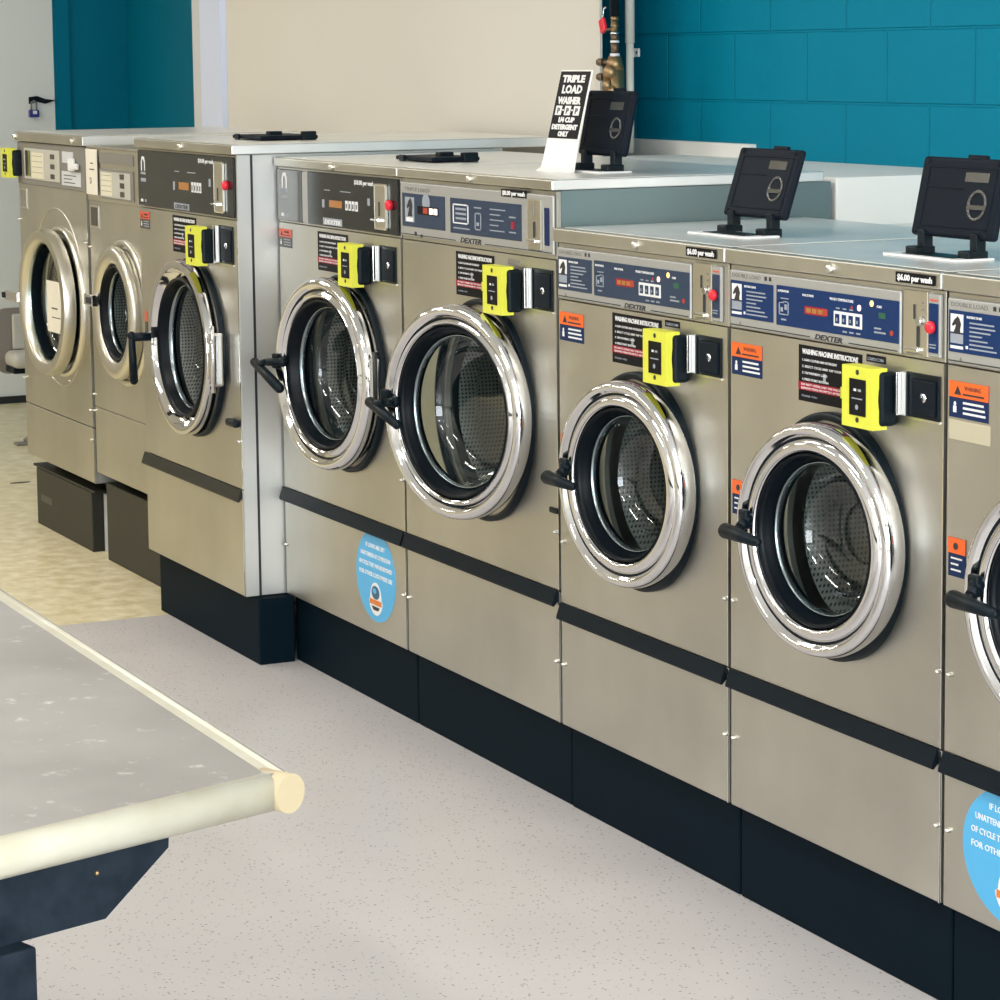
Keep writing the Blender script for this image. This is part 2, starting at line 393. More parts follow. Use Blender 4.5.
def card(p, x, z, w, h, extra='lime'):
    b = MB(); y = -.0008
    b.box(x, x+w, y, 0, z-h, z, 'card_black')
    b.text('WASHING MACHINE INSTRUCTIONS', x+w*.06, z-h*.15, h*.125, 'white', y-.0004, w*.88, .15, bold=.0004)
    for k, (t, ww) in enumerate((('1. LOAD CLOTHES AND DETERGENT', .55), ('2. SELECT CYCLE AND TAP YOUR CARD', .75), ('3. TAP PAYMENT CARD', .4), ('4. PRESS START BUTTON', .42))):
        b.text(t, x+w*.06, z-h*(.28+.115*k), h*.06, 'white', y-.0004, w*ww)
    b.box(x+w*.40, x+w*.44, y-.0006, y, z-h*.62, z-h*.45, 'print_grey')
    b.box(x, x+w, y-.0008, y, z-h*.80, z-h*.655, 'card_red')
    b.text('DO NOT OVERLOAD THE MACHINE', x+w*.05, z-h*.715, h*.055, 'white', y-.001, w*.7)
    b.text('REMOVE ITEMS PROMPTLY AFTER USE', x+w*.05, z-h*.78, h*.055, 'white', y-.001, w*.7)
    b.box(x+w*.68, x+w*.82, y-.0014, y, z-h*.82, z-h*.62, 'lime')
    b.text('THANK YOU', x+w*.05, z-h*.92, h*.05, 'print_grey', y-.0004, w*.25)
    return b.build('instruction_card', p, 'black instruction card with white lines and a red band')

def horse(b, x, z, w, h, y):
    pts = [(.2, 0), (.9, 0), (.86, .25), (.95, .55), (.80, .85), (.62, 1), (.55, .92), (.34, .80), (.10, .50), (.16, .40), (.34, .48), (.48, .52), (.40, .30)]
    b.poly([(x+w*px, z-h+h*pz) for px, pz in pts], y-.0006, y, 'ink')

def reader(p, x, z, w=.096, h=.108, d=.052):
    b = MB()   # black body
    b.box(x+w*.15, x+w*1.05, -d*.74, -.001, z-h*.95, z-h*.05, 'rubber', .008, 3)
    r = b.build('card_reader', p, 'card reader with yellow face on a black body')
    b = MB()
    C = [(-d, z-h), (-d, z), (-d*.40, z), (-d*.40, z-h*.05), (-d*.55, z-h*.09), (-d*.68, z-h*.2), (-d*.74, z-h*.36), (-d*.76, z-h*.5), (-d*.74, z-h*.64), (-d*.68, z-h*.8), (-d*.55, z-h*.91), (-d*.40, z-h*.95), (-d*.40, z-h)]
    b.poly(C, x, x+w, 'yellow', plane='yz')
    b.build('face_plate', r, 'bright yellow plate')
    b = MB(); b.box(x+w*.26, x+w*.80, -d-.0016, -d, z-h*.80, z-h*.20, 'card_black', .0006, 1)
    b.box(x+w*.42, x+w*.50, -d-.0022, -d-.0016, z-h*.40, z-h*.36, 'white'); b.box(x+w*.56, x+w*.66, -d-.0022, -d-.0016, z-h*.40, z-h*.36, 'print_grey')
    b.box(x+w*.36, x+w*.70, -d-.0022, -d-.0016, z-h*.53, z-h*.51, 'print_grey')
    b.rod((x+w*.52, -d-.002, z-h*.66), (x+w*.52, -d-.0016, z-h*.66), w*.05, 'print_grey', 10)
    b.rod((x+w*.52, -d-.0012, z-h*.09), (x+w*.52, -d-.0004, z-h*.09), w*.05, 'ink', 10)
    b.rod((x+w*.52, -d-.0012, z-h*.87), (x+w*.52, -d-.0004, z-h*.87), w*.05, 'ink', 10)
    b.build('screen', r)
    return r

def coin_recess(p, x0, x1, z0, z1, plain=False):
    b = MB()
    b.box(x0-.020, x0-.015, -.016, 0, z0, z1+.002, 'chrome', .001); b.box(x0-.015, x0-.004, -.006, 0, z0, z1+.002, 'steel_side', .001)           # bright upright edge
    b.box(x0-.004, x1+.004, -.003, 0, z1, z1+.004, 'rubber'); b.box(x0-.004, x1+.004, -.003, 0, z0-.004, z0, 'satin')
    b.box(x1, x1+.004, -.003, 0, z0, z1, 'rubber'); b.box(x0-.004, x0, -.003, 0, z0, z1, 'rubber')
    b.box(x0, x1, -.001, 0, z0, z1, 'rubber')
    b.box(x0+.012, x1-.006, -.005, -.001, z0+.006, z1-.006, 'lid_black', .003)
    cx, cz = (x0+x1)/2+.006, (z0+z1)/2
    b.lathe([(0, -.007), (.008, -.007), (.008, -.004)], cx, cz, 'chrome', 16)
    b.box(cx-.0012, cx+.0012, -.0078, -.007, cz-.005, cz+.005, 'ink')
    return b.build('payment_slot', p, 'black square insert with a small keyhole')

def price_tag(p, x, z, w, h, s, y=-.0135):
    b = MB(); b.box(x, x+w, y-.0012, y, z-h, z, 'card_black')
    b.text(s, x+w*.05, z-h*.76, h*.80, 'white', y-.0016, w*.9, bold=.0005)
    return b.build('price_tag', p, 'black strip lettered '+s)

def lever(d, pts, r0, r1, stem, m='rubber'):
    b = MB(); b.rod(stem[0], stem[1], .010, m, 12); b.ball(stem[0], .014, m)
    b.rod(pts[0], pts[1], r0, m, 14, r1); b.ball(pts[0], r0, m, n=14); b.ball(pts[1], r1, m, n=14)
    b.rod(stem[1], pts[0] if len(pts) < 3 else pts[2], .009, m); b.xform(dloc(d))
    return b.build('door_handle', d, 'black lever handle')

def chrome_door(p, cx, cz, r, loc_y, deg=0, kind='big', inner=.75, dep=.046):
    """door ring about its own centre (front lip at local y 0), hinged on the right and swung open by deg"""
    b = MB(); i = inner
    if kind == 'big':
        prof = [(r*.97, dep), (r*.995, dep*.8), (r*1.0, dep*.5), (r*.99, dep*.22), (r*.965, dep*.04), (r*.935, -dep*.02), (r*.905, dep*.06), (r*.884, dep*.22), (r*.866, dep*.26, 'rubber'),  # groove band coloured black, standing in for dark reflections in the chrome
                (r*.850, dep*.16), (r*.825, dep*.08), (r*(i+.035), dep*.04), (r*(i+.012), dep*.10), (r*i, dep*.24), (r*(i-.004), dep*.5)]
    elif kind == 'flat':
        prof = [(r*.97, dep), (r*.995, dep*.8), (r*1.0, dep*.3), (r*.985, dep*.02), (r*.955, 0), (r*.905, dep*.04), (r*.885, dep*.30), (r*(i+.04), dep*.62), (r*(i+.01), dep*.70), (r*i, dep*.85), (r*(i-.004), dep)]
    else:
        prof = [(r*.97, dep), (r, dep*.6), (r*.99, dep*.2), (r*.965, 0), (r*.88, -dep*.04), (r*(i+.05), dep*.06), (r*(i+.015), dep*.3), (r*i, dep*.5), (r*(i-.01), dep)]
    m = 'satin' if kind == 'satin' else 'chrome'
    b.lathe(prof, 0, 0, m, 96)
    ajar = ', standing slightly ajar' if deg > 1 else ''
    d = b.build('door', p, ('round satin metal porthole door' if kind == 'satin' else 'round chrome porthole door')+ajar, sharp=55)
    d.location = (cx, loc_y, cz); d.rotation_euler = (0, 0, math.radians(deg))
    b = MB()     # rubber seat between glass and drum
    b.lathe([(r*(i-.002), dep*.45), (r*(i-.012), dep*.20), (r*(i-.030), dep*.18), (r*(i-.045), dep*.45), (r*(i-.060), dep*.6), (r*(i-.085), dep*.9), (r*(i-.10), dep*1.3), (r*(i+.03), dep*1.3)], 0, 0, 'seal_black', 64)
    b.build('glass_seal', d)
    b = MB(); b.lathe([(r*(i-.086), dep*.95), (r*(i-.092), dep*.80), (r*(i-.106), dep*.84), (r*(i-.110), dep*1.1)], 0, 0, 'highlight_metal', 64); b.build('glass_highlight_ring', d, 'metal ring standing in for the highlight round the glass bowl')  # thin ring added to imitate highlights along the edge of the glass
    b = MB(); R = r*(i-.088)    # bowl of the glass
    b.lathe([(R, dep*.9), (R*.985, .06), (R*.95, .085), (R*.88, .112), (R*.7, .130), (R*.4, .137), (0, .139)], 0, 0, 'door_glass', 64)
    b.build('door_glass', d)
    return d
def dloc(d): return (Matrix.Translation(d.location) @ Matrix.Rotation(d.rotation_euler[2], 4, 'Z')).inverted()

def door_collar(p, cx, cz, r, k=1.06, m='rubber', dep=.012):
    b = MB(); b.lathe([(r*k, 0), (r*k, -dep), (r*(k-.01), -dep*1.3), (r*.98, -dep*1.3), (r*.98, 0)], cx, cz, m, 80)
    return b.build('door_collar', p, 'black ring behind the door' if m == 'rubber' else 'satin metal ring on the front')

def make_drum(p, cx, cz, R, depth=.36, y0=.03):
    b = MB(); R *= .97
    b.lathe([(R*.86, y0-.015), (R*.86, y0+.03), (R*1.08, y0+.06), (R*1.10, y0+depth-.03), (R*1.02, y0+depth), (R*.5, y0+depth-.012), (R*.2, y0+depth-.02), (0, y0+depth-.02)], cx, cz, 'drum', 64)
    d = b.build('drum', p, 'perforated steel drum')
    b = MB()
    for k in range(3):
        t = 2*PI*k/3+.5; c, s = math.cos(t), math.sin(t)
        M = Matrix.Translation((cx+c*R*.96, 0, cz+s*R*.96)) @ Matrix.Rotation(-t, 4, 'Y')
        b.box(-.05, .08, y0+.09, y0+depth-.04, -.018, .018, 'steel_side', .012, 2, xf=M)
    b.build_each('drum_lifter', d)
    b = MB()
    t = 2*PI*.3
    b.lathe([(R*.22, y0+depth-.03), (R*.18, y0+depth-.05), (0, y0+depth-.055)], cx, cz, 'lid_black', 24); b.build('drum_hub', d)
    return d

def bolt(b, x, y, z, r=.011, m='chrome'):
    b.lathe([(r, 0), (r*1.05, -.004), (r*.7, -.010), (0, -.012)], x, z, m, 20, y)

def cabinet(p, w, yb, z0, z1, depth, cx, cz, R, zsplit, zc, z_lid, side='steel_side', gap=.0048):
    """body shell, front plate with the porthole opening, lower plate; local x 0..w, y = 0 is the front"""
    b = MB(); g = gap
    b.box(g, g+.012, .012, depth, z0, z_lid, side); b.box(w-g-.012, w-g, .012, depth, z0, z_lid, side)
    b.box(g+.012, w-g-.012, depth-.012, depth, z0, z_lid, side); b.box(g+.012, w-g-.012, .013, depth-.012, z0, z0+.012, side)
    
    b.build('cabinet', p)
    b = MB(); front_plate(b, g, w-g, zsplit+.002, zc-.001, cx, cz, R, 'steel')
    b.box(w-g-.003, w-g, -.001, 0, zsplit+.002, zc-.001, 'chrome'); b.build('front_panel', p, 'brushed steel front with the porthole opening')
    b = MB(); b.box(g, w-g, 0, .012, z0, zsplit-.002, 'steel', .0015, 1); b.box(w-g-.003, w-g, -.0012, 0, z0, zsplit-.002, 'chrome'); b.build('lower_panel', p, 'plain brushed steel lower panel')

def strip_handle(p, x0, x1, z, m='strip_black'):
    b = MB()
    A = [(0, z), (-.004, z+.001), (-.014, z-.029), (-.014, z-.034), (-.010, z-.035), (-.002, z-.026), (0, z-.026)]
    b.poly(A, x0, x1, m, plane='yz')
    return b.build('pull_strip', p, 'black angled pull strip across the front')

def lid_top(p, w, z0, z1, depth, bolt_x, tagm='steel'):
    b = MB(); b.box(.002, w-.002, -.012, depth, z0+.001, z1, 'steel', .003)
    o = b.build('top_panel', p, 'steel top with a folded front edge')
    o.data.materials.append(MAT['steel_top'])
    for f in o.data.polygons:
        if f.normal.x > .9: f.material_index = 1  # right side gets the paler steel: its brightness is put into the colour
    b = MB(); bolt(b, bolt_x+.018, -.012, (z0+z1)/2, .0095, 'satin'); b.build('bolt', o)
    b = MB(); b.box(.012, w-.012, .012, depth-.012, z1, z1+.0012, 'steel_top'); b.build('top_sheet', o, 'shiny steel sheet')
    return o

def plinth(p, x0, x1, y0, y1, z1, m='base_black'):
    b = MB(); b.box(x0, x1, y0, y1, 0, z1, m, .003); return b.build('plinth', p, 'black base plinth')

def dispenser(p, x, y, z, open_=True):
    """soap hopper on the top panel: pale flange and slot, lid on two hinge lugs"""
    b = MB(); b.box(x-.11, x+.12, y-.075, y+.01, z+.0012, z+.006, 'white', .002)
    b.box(x-.07, x+.09, y-.06, y-.005, z+.006, z+.0072, 'rubber')
    h = b.build('soap_hopper', p, 'white framed soap opening on the top')
    return h

def hopper_lid(p, xa, xb, y, z, lean, H):
    """black lid standing open, local frame: hinge edge from xa to xb at height z"""
    h = MB(); wd = xb-xa
    hw = .0075
    def sheet(mb, x0, x1, z0, z1, y0, y1, m, bev): mb.box(x0, x1, y0, y1, z0, z1, m, bev, 3)
    sheet(h, 0, wd, .0, H, -hw, hw, 'lid_black', .007)
    # raised rim and mould lines on the face
    for (a0, a1, c0, c1) in ((.10, .92, .12, .135), (.10, .92, .86, .875), (.10, .115, .12, .87), (.905, .92, .12, .87), (.10, .55, .60, .612)):
        h.box(wd*a0, wd*a1, -hw-.0016, -hw+.001, H*c0, H*c1, 'lid_black', .0006, 1)
    M = Matrix.Translation((xa, y, z)) @ Matrix.Rotation(-lean, 4, 'X')
    h.xform(M); o = h.build('hopper_lid', p, 'black plastic lid standing open')
    f = MB()
    for (cx, cz) in ((.08, .94), (.92, .94), (.08, .06), (.92, .06)):
        q = MB(); q.lathe([(0, -hw-.003), (.0045, -hw-.003), (.0055, -hw)], wd*cx, H*cz, 'lid_black', 12); q.xform(M); q.build('screw', o)
    q = MB(); q.box(wd*.52, wd*.74, -.004, .004, H-.002, H+.006, 'lid_black', .001); q.xform(M); q.build('finger_tab', o)
    q = MB(); q.box(wd*.56, wd*.84, -hw-.0015, -hw, H*.70, H*.82, 'panel_smoke', .0005, 1); q.xform(M); q.build('label_plate', o, 'small embossed plate')
    f.lathe([(wd*.11, -hw), (wd*.11, -hw-.002), (wd*.09, -hw-.002), (wd*.09, -hw)], wd*.75, H*.42, 'panel_smoke', 24)
    f.box(wd*.64, wd*.86, -hw-.003, -hw, H*.36, H*.42, 'panel_smoke', .0005, 1)
    f.xform(M); f.build('moulding', o, 'embossed round mark')
    for k in (.16, .80):
        x = xa+wd*k; g = MB()
        g.box(x-.010, x+.010, y-.012, y+.010, z-.034, z+.012, 'rubber', .002); g.box(x-.022, x+.012, y-.03, y+.014, z-.036, z-.018, 'rubber', .003)
        g.build('hinge', o)
    return o

def flat_lid(p, x0, x1, y0, y1, z):
    b = MB(); b.box(x0, x1, y0, y1, z+.004, z+.015, 'lid_black', .004); o = b.build('hopper_lid', p, 'black plastic lid lying closed')
    b = MB(); b.box(x1-.09, x1-.06, y0+.05, y0+.09, z+.0015, z+.026, 'rubber', .003); b.box(x1-.012, x1+.012, y1-.05, y1-.01, z+.0015, z+.026, 'rubber', .002)
    b.box(x0+.04, x0+.07, y0-.008, y0, z+.0015, z+.018, 'rubber', .002); b.build_each('hinge', o)
    return o

def control_small(p, w, zc, zt, style, dexter_x):
    """grey console with two blue windows, coin plate and stop button"""
    H = zt-zc; blue = 'panel_blue' if style == 'blue' else 'panel_slate'
    b = MB(); b.box(.004, w-.004, .001, .0115, zc+.001, zt-.001, 'steel', .001, 1)
    b.box(.010, .592, -.006, .001, zc+.004, zt-.010, 'panel_grey', .003)
    b.box(.014, .30, -.0066, -.006, zc+.008, zc+.010, 'ink'); b.box(.43, .585, -.0066, -.006, zc+.008, zc+.010, 'ink')
    b.text('DOUBLE LOAD', .020, zt-.0235, .010, 'frame_grey', -.0062, .105, bold=.0003)
    for k in range(2): b.box(.140+.016*k, .148+.016*k, -.0066, -.006, zt-.0235, zt-.016, 'ink')
    b.text('DEXTER', dexter_x, zc+.0065, .0135, 'ink', -.0064, .092, .25, bold=.0004)
    b.poly([(.045, zc+.009), (.055, zc+.009), (.050, zc+.017)], -.0066, -.006, 'frame_grey')
    o = b.build('console', p, 'grey console with blue display windows')
    # left window: emblem and instructions
    x0, x1, z0, z1 = .016, .172, zc+.024, zt-.030
    b = MB(); y = -.0075
    b.box(x0, x1, y, -.006, z0, z1, blue, .0006, 1)
    b.box(x0+.006, x0+.042, y-.0006, y, z0+.034, z1-.006, 'white'); horse(b, x0+.008, z1-.009, .030, .030, y-.0006)
    b.box(x0+.006, x0+.042, y-.0006, y, z0+.015, z0+.031, 'print_grey'); b.box(x0+.006, x0+.042, y-.0006, y, z0+.006, z0+.011, 'white')
    b.text('INSTRUCTIONS', x0+.052, z1-.011, .006, 'white', y-.0004, .042)
    text_lines(b, x0+.060, z1-.017, .078, .0072, 7, 'print_grey', y, .0026, (.88, .92, .75, .45, .65, .85, .98)); b.box(x0+.050, x0+.056, y-.0006, y, z0+.008, z0+.013, 'white')
    b.build('instruction_window', o)
    # right window: digits, keys, lamps
    x0, x1 = .184, .590
    b = MB(); b.box(x0, x1, y, -.006, z0-.002, z1+.002, blue, .0006, 1)
    b.text('SUPERWASH', x0+.006, z1-.010, .006, 'white', y-.0004, .038)
    for q in ((.010, .026, .040, .044), (.010, .013, .018, .044), (.041, .044, .018, .044), (.010, .044, .018, .020), (.010, .044, .042, .044)):
        b.box(x0+q[0], x0+q[1], y-.0005, y, z0+q[2], z0+q[3], 'print_grey')
    b.box(x0+.016, x0+.024, y-.0006, y, z0+.024, z0+.032, 'print_grey'); b.box(x0+.030, x0+.038, y-.0006, y, z0+.028, z0+.038, 'print_grey')
    b.box(x0+.018, x0+.036, y-.0005, y, z0+.008, z0+.011, 'print_grey'); b.box(x0+.016, x0+.044, y-.0005, y, z0+.048, z0+.050, 'print_grey')
    b.text('PRICE/TIME', x0+.092, z1-.012, .006, 'white', y-.0004, .038); b.text('WASH TEMPERATURE', x0+.185, z1-.012, .007, 'white', y-.0004, .078)
    b.box(x0+.100, x0+.170, y-.0006, y, z0+.026, z0+.041, 'card_red'); 
    kx0, kx1, kz0, kz1 = x0+.200, x0+.292, z0+.013, z0+.040
    b.box(kx0, kx1, y-.0016, y, kz0, kz1, 'white', .0007, 1)
    for k in range(4): b.box(kx0+.006+.0222*k, kx0+.0195+.0222*k, y-.0024, y-.0016, kz0+.005, kz1-.005, blue); b.box(kx0+.010+.0222*k, kx0+.014+.0222*k, y-.0028, y-.0024, kz0+.009, kz1-.012, 'print_grey')
    for k in range(3): b.box(kx0+.028+.022*k, kx0+.042+.022*k, y-.0004, y, kz0-.010, kz0-.007, 'print_grey'); b.box(kx0+.006+.022*k, kx0+.018+.022*k, y-.0004, y, kz1+.004, kz1+.0065, 'print_grey')
    b.box(x0+.330, x0+.352, y-.0005, y, z0+.018, z0+.021, 'print_grey'); b.box(x0+.330, x0+.366, y-.0005, y, z0+.011, z0+.014, 'print_grey')
    b.text('START', x0+.338, z0+.056, .006, 'white', y-.0004, .016)
    b.build('display_window', o)
    b = MB()
    for k in range(3): b.box(x0+.106+.020*k, x0+.122+.020*k, y-.0012, y-.0005, z0+.029, z0+.038, 'led_amber')
    b.box(x0+.163, x0+.178, y-.0012, y, z0+.028, z0+.040, 'led_red')
    b.rod((x0+.282, y-.001, z0+.051), (x0+.282, y, z0+.051), .0055, 'led_white', 14); b.rod((x0+.258, y-.001, z0+.050), (x0+.258, y, z0+.050), .003, 'led_red', 10)
    b.rod((x0+.322, y-.001, z0+.062), (x0+.322, y, z0+.062), .0055, 'led_yellow', 14); b.box(x0+.345, x0+.366, y-.001, y, z0+.038, z0+.048, 'led_green')
    b.rod((x0+.385, y-.001, z0+.015), (x0+.385, y, z0+.015), .005, 'led_red', 10)
    b.build_each('display_lamp', o)
    # coin plate
    b = MB(); b.box(.598, .672, -.004, .001, zc+.006, zt-.006, 'satin', .001, 1)
    b.box(.632, .635, -.006, -.003, zt-.055, zt-.030, 'ink'); b.box(.641, .649, -.006, -.003, zc+.022, zc+.058, 'ink', .001, 1)
    b.rod((.651, -.010, zc+.066), (.651, -.003, zc+.066), .007, 'chrome'); b.box(.612, .650, -.010, -.003, zc+.014, zc+.020, 'chrome', .001)
    for k in range(4): b.box(.656, .662, -.005, -.003, zt-.028-.012*k, zt-.024-.012*k, 'frame_grey')
    b.box(.610, .66, -.0045, -.003, zc+.008, zc+.011, 'frame_grey'); b.build('coin_slide', p, 'steel coin slot plate')
    b = MB(); b.box(.676, .712, -.006, .001, zc+.008, zt-.008, 'panel_grey', .002, 1); b.box(.681, .708, -.008, -.006, zc+.016, zt-.024, blue, .001, 1)
    b.box(.682, .706, -.0066, -.006, zt-.020, zt-.017, 'faded_red')
    b.box(.684, .702, -.0086, -.008, zc+.024, zc+.026, 'print_grey'); b.box(.684, .704, -.0086, -.008, zc+.029, zc+.031, 'print_grey')
    s = b.build('stop_panel', p, 'narrow blue panel carrying a red button')
    b = MB(); b.lathe([(.007, -.008), (.0105, -.010), (.0112, -.015), (.009, -.019), (0, -.021)], .694, (zc+zt)/2-.002, 'red', 24); b.build('stop_button', s, 'round red button')

def control_black(p, w, zc, zt, wide):
    """dark glass console"""
    H = zt-zc
    b = MB(); b.box(.004, w-.004, .001, .0115, zc+.001, zt-.001, 'steel', .001, 1)
    if wide: b.box(.012, w-.012, -.005, .001, zc+.006, zt-.006, 'panel_glass', .002, 1)
    else:
        b.box(.008, .188, -.005, .001, zc+.006, zt-.006, 'panel_smoke', .002, 1); b.box(.190, .226, -.004, .001, zc+.008, zt-.008, 'panel_grey', .001, 1)
        b.box(.230, w-.012, -.005, .001, zc+.006, zt-.006, 'panel_glass', .002, 1)
    y = -.005; ex = .045
    b.box(ex-.004, ex+.040, y-.0006, y, zc+H*.56, zc+H*.60, 'print_grey')
    t = [(.0, 0), (.0, .6), (.25, 1), (.8, 1), (1, .7), (1, 0), (.8, 0), (.8, .6), (.6, .8), (.3, .8), (.22, .55), (.22, 0)]
    b.poly([(ex+.036*q[0], zc+H*.62+.042*q[1]) for q in t], y-.0008, y, 'white')
    b.box(ex-.004, ex+.042, y-.0006, y, zc+H*.44, zc+H*.50, 'print_grey')
    b.box(ex-.008, ex+.012, y-.0006, y, zc+.018, zc+.026, 'white'); b.box(ex+.030, ex+.044, y-.0006, y, zc+.018, zc+.026, 'print_grey')
    b.box(.34, .47, y-.0008, y, zc+.010, zc+.028, 'print_grey'); b.text('DEXTER', .35, zc+.013, .015, 'ink' if wide else 'white', y-.001, .11, .2, bold=.0004)
    b.box(.35, .39, y-.0006, y, zc+H*.66, zc+H*.675, 'print_grey'); b.box(.46, .53, y-.0006, y, zc+H*.66, zc+H*.675, 'print_grey')
    b.box(.335, .350, y-.0006, y, zc+H*.36, zc+H*.50, 'print_grey')
    for k in range(4): b.box(.495+.022*k, .510+.022*k, y-.0012, y, zc+H*.36, zc+H*.52, 'white'); b.box(.499+.022*k, .506+.022*k, y-.0016, y-.0012, zc+H*.39, zc+H*.47, 'ink')
    b.box(.64, .655, y-.0006, y, zc+H*.48, zc+H*.60, 'print_grey')
    b.text('$10.00 per wash', .555, zt-.028, .016, 'white', y-.0006, .125, bold=.0003)
    o = b.build('console', p, 'black glass console with small white markings')
    b = MB(); b.box(.385, .470, y-.001, y, zc+H*.38, zc+H*.50, 'led_amber'); b.build('display_lamp', o, 'dim amber digits')
    b = MB(); b.box(.696, .770, -.012, y, zc+.016, zt-.020, 'satin', .006, 3); b.box(.728, .733, -.0135, -.012, zc+.05, zc+.085, 'ink')
    b.rod((.69, -.016, zc+.040), (.735, -.016, zc+.040), .004, 'chrome'); b.build('coin_slide', p, 'upright silver coin slide')
    b = MB(); b.lathe([(.009, -.004), (.0125, -.008), (.013, -.015), (.010, -.019), (0, -.021)], .79, zc+H*.53, 'red', 24); b.build('stop_button', p, 'round red button')

def screws(p, w, pts):
    for (x, z) in pts:
        b = MB(); bolt(b, x, 0, z, .0045, 'satin'); b.build('screw', p)

# ---- the three nearer double-load washers
def double_load(x0, w, label, style, price, low_label, tagp, oval, lid, group='washing machines along the teal wall'):
    p = thing('washing_machine', label, 'washing machine', (x0, 0, 0), group)
    zb, zc, zl, zt = .191, 1.136, 1.2605, 1.291
    cx, cz, r = .402, .785, .216
    cabinet(p, w, 0, zb, zt, .70, cx, cz, r*.88, .464, zc, zl)
    plinth(p, .004, w-.003, .024, .66, zb-.004)
    lid_top(p, w, zl, zt, .635, .363)
    control_small(p, w, zc, zl, style, .316)
    price_tag(p, .590, zl+.0245, .116, .018, price)
    strip_handle(p, .006, w-.012, .464)
    door_collar(p, .386, .787, .218, 1.045, dep=.016)
    d = chrome_door(p, .416, .789, .214, -.0815, 8.4)
    make_drum(p, cx, cz, r*.86)
    lever(d, ((.238, -.148, .787), (.340, -.142, .781), (.280, -.146, .784)), .0150, .0090, ((.250, -.112, .808), (.262, -.132, .795)))
    b = MB(); b.box(.236, .262, -.122, -.108, .790, .826, 'rubber', .004); b.xform(dloc(d)); b.build('latch_plate', d, 'black latch plate')
    warning_label(p, .010, 1.110, .112, .062)
    b = MB(); b.box(.012, .062, -.001, 0, .775, .842, 'label_blue'); b.box(.012, .062, -.0018, -.001, .815, .842, 'orange'); b.rod((.035, -.003, .828), (.035, -.0018, .828), .006, 'ink')
    text_lines(b, .02, .808, .036, .010, 3, 'white', -.001, .003); b.build('door_label', p, 'small orange and blue label beside the door')
    card(p, .253, 1.127, .212, .104)
    b = MB(); b.box(.48, .54, -.0012, 0, 1.117, 1.130, 'card_black'); b.text('CARD/COIN', .484, 1.120, .008, 'print_grey', -.0015, .05); b.build('small_label', p, 'small black label above the card reader')
    coin_recess(p, .612, .703, 1.034, 1.108)
    reader(p, .480, 1.115)
    screws(p, w, ((.024, .604), (w-.010, .602), (.024, .33), (w-.010, .33)))
    if tagp:
        b = MB(); b.box(.010, .128, -.0012, 0, 1.010, 1.044, 'tag_beige', .0005, 1); b.build('blank_label', p, 'plain beige label')
    dispenser(p, lid[0]+.10, .20, zt)
    hopper_lid(p, lid[0], lid[1], lid[2], zt+.037, lid[3], .146)
    return p

def oval_sticker(p, cx, cz, rx, rz):
    b = MB(); N = 48
    b.poly([(cx+rx*math.cos(2*PI*k/N), cz+rz*math.sin(2*PI*k/N)) for k in range(N)], -.001, 0, 'sticker_blue')
    for k, (t, ww) in enumerate((('IF LOADS ARE LEFT', .95), ('UNATTENDED AT COMPLETION', 1.5), ('OF CYCLE THEY MAY BE REMOVED', 1.66), ('FOR OTHER CUSTOMERS USE', 1.66))):
        b.text(t, cx-rx*ww/2, cz+rz*(.60-.21*k), rz*.13, 'white', -.0014, rx*ww, bold=.0002)
    bz = cz-rz*.50
    pts = [(cx+rx*.34*math.cos(2*PI*k/N)*(1 if math.sin(2*PI*k/N) < 0 else .82), bz+rz*.36*math.sin(2*PI*k/N)) for k in range(N)]
    b.poly(pts, -.0018, -.001, 'white')
    b.poly([(cx+rx*.20*math.cos(2*PI*k/16), bz+rz*.14+rz*.15*math.sin(2*PI*k/16)) for k in range(16)], -.0024, -.0018, 'sticker_navy')
    b.poly([(cx-rx*.04+rx*.09*math.cos(2*PI*k/12), bz+rz*.17+rz*.06*math.sin(2*PI*k/12)) for k in range(12)], -.0028, -.0024, 'sticker_blue')
    b.box(cx-rx*.30, cx+rx*.30, -.0026, -.0018, bz-rz*.13, bz-rz*.02, 'badge_orange')
    b.poly([(cx-rx*.2, bz-rz*.17), (cx+rx*.2, bz-rz*.17), (cx+rx*.12, bz-rz*.25), (cx-rx*.12, bz-rz*.25)], -.0024, -.0018, 'ink')
    return b.build('oval_sticker', p, 'blue oval sticker with white lettering and a white badge')

W6 = double_load(.3217, .7355, '', 'slate', '$6.00 per wash', True, False, False, (.358, .600, .21, .31))
W6['label'] = 'short steel washer directly right of the taller washer topped by the upright black sign'
W7 = double_load(1.0572, .7237, '', 'blue', '$6.00 per wash', True, False, False, (.348, .603, .185, .21))
W7['label'] = 'short steel washer second from the right, its whole door in view, bright blue console'
W8 = double_load(1.7809, .7237, 'steel washer cut by the right photo edge, with a plain beige label', 'blue', '$6.00 per wash', True, True, True, (.365, .625, .175, .33))
oval_sticker(W8, .206, .325, .143, .118)

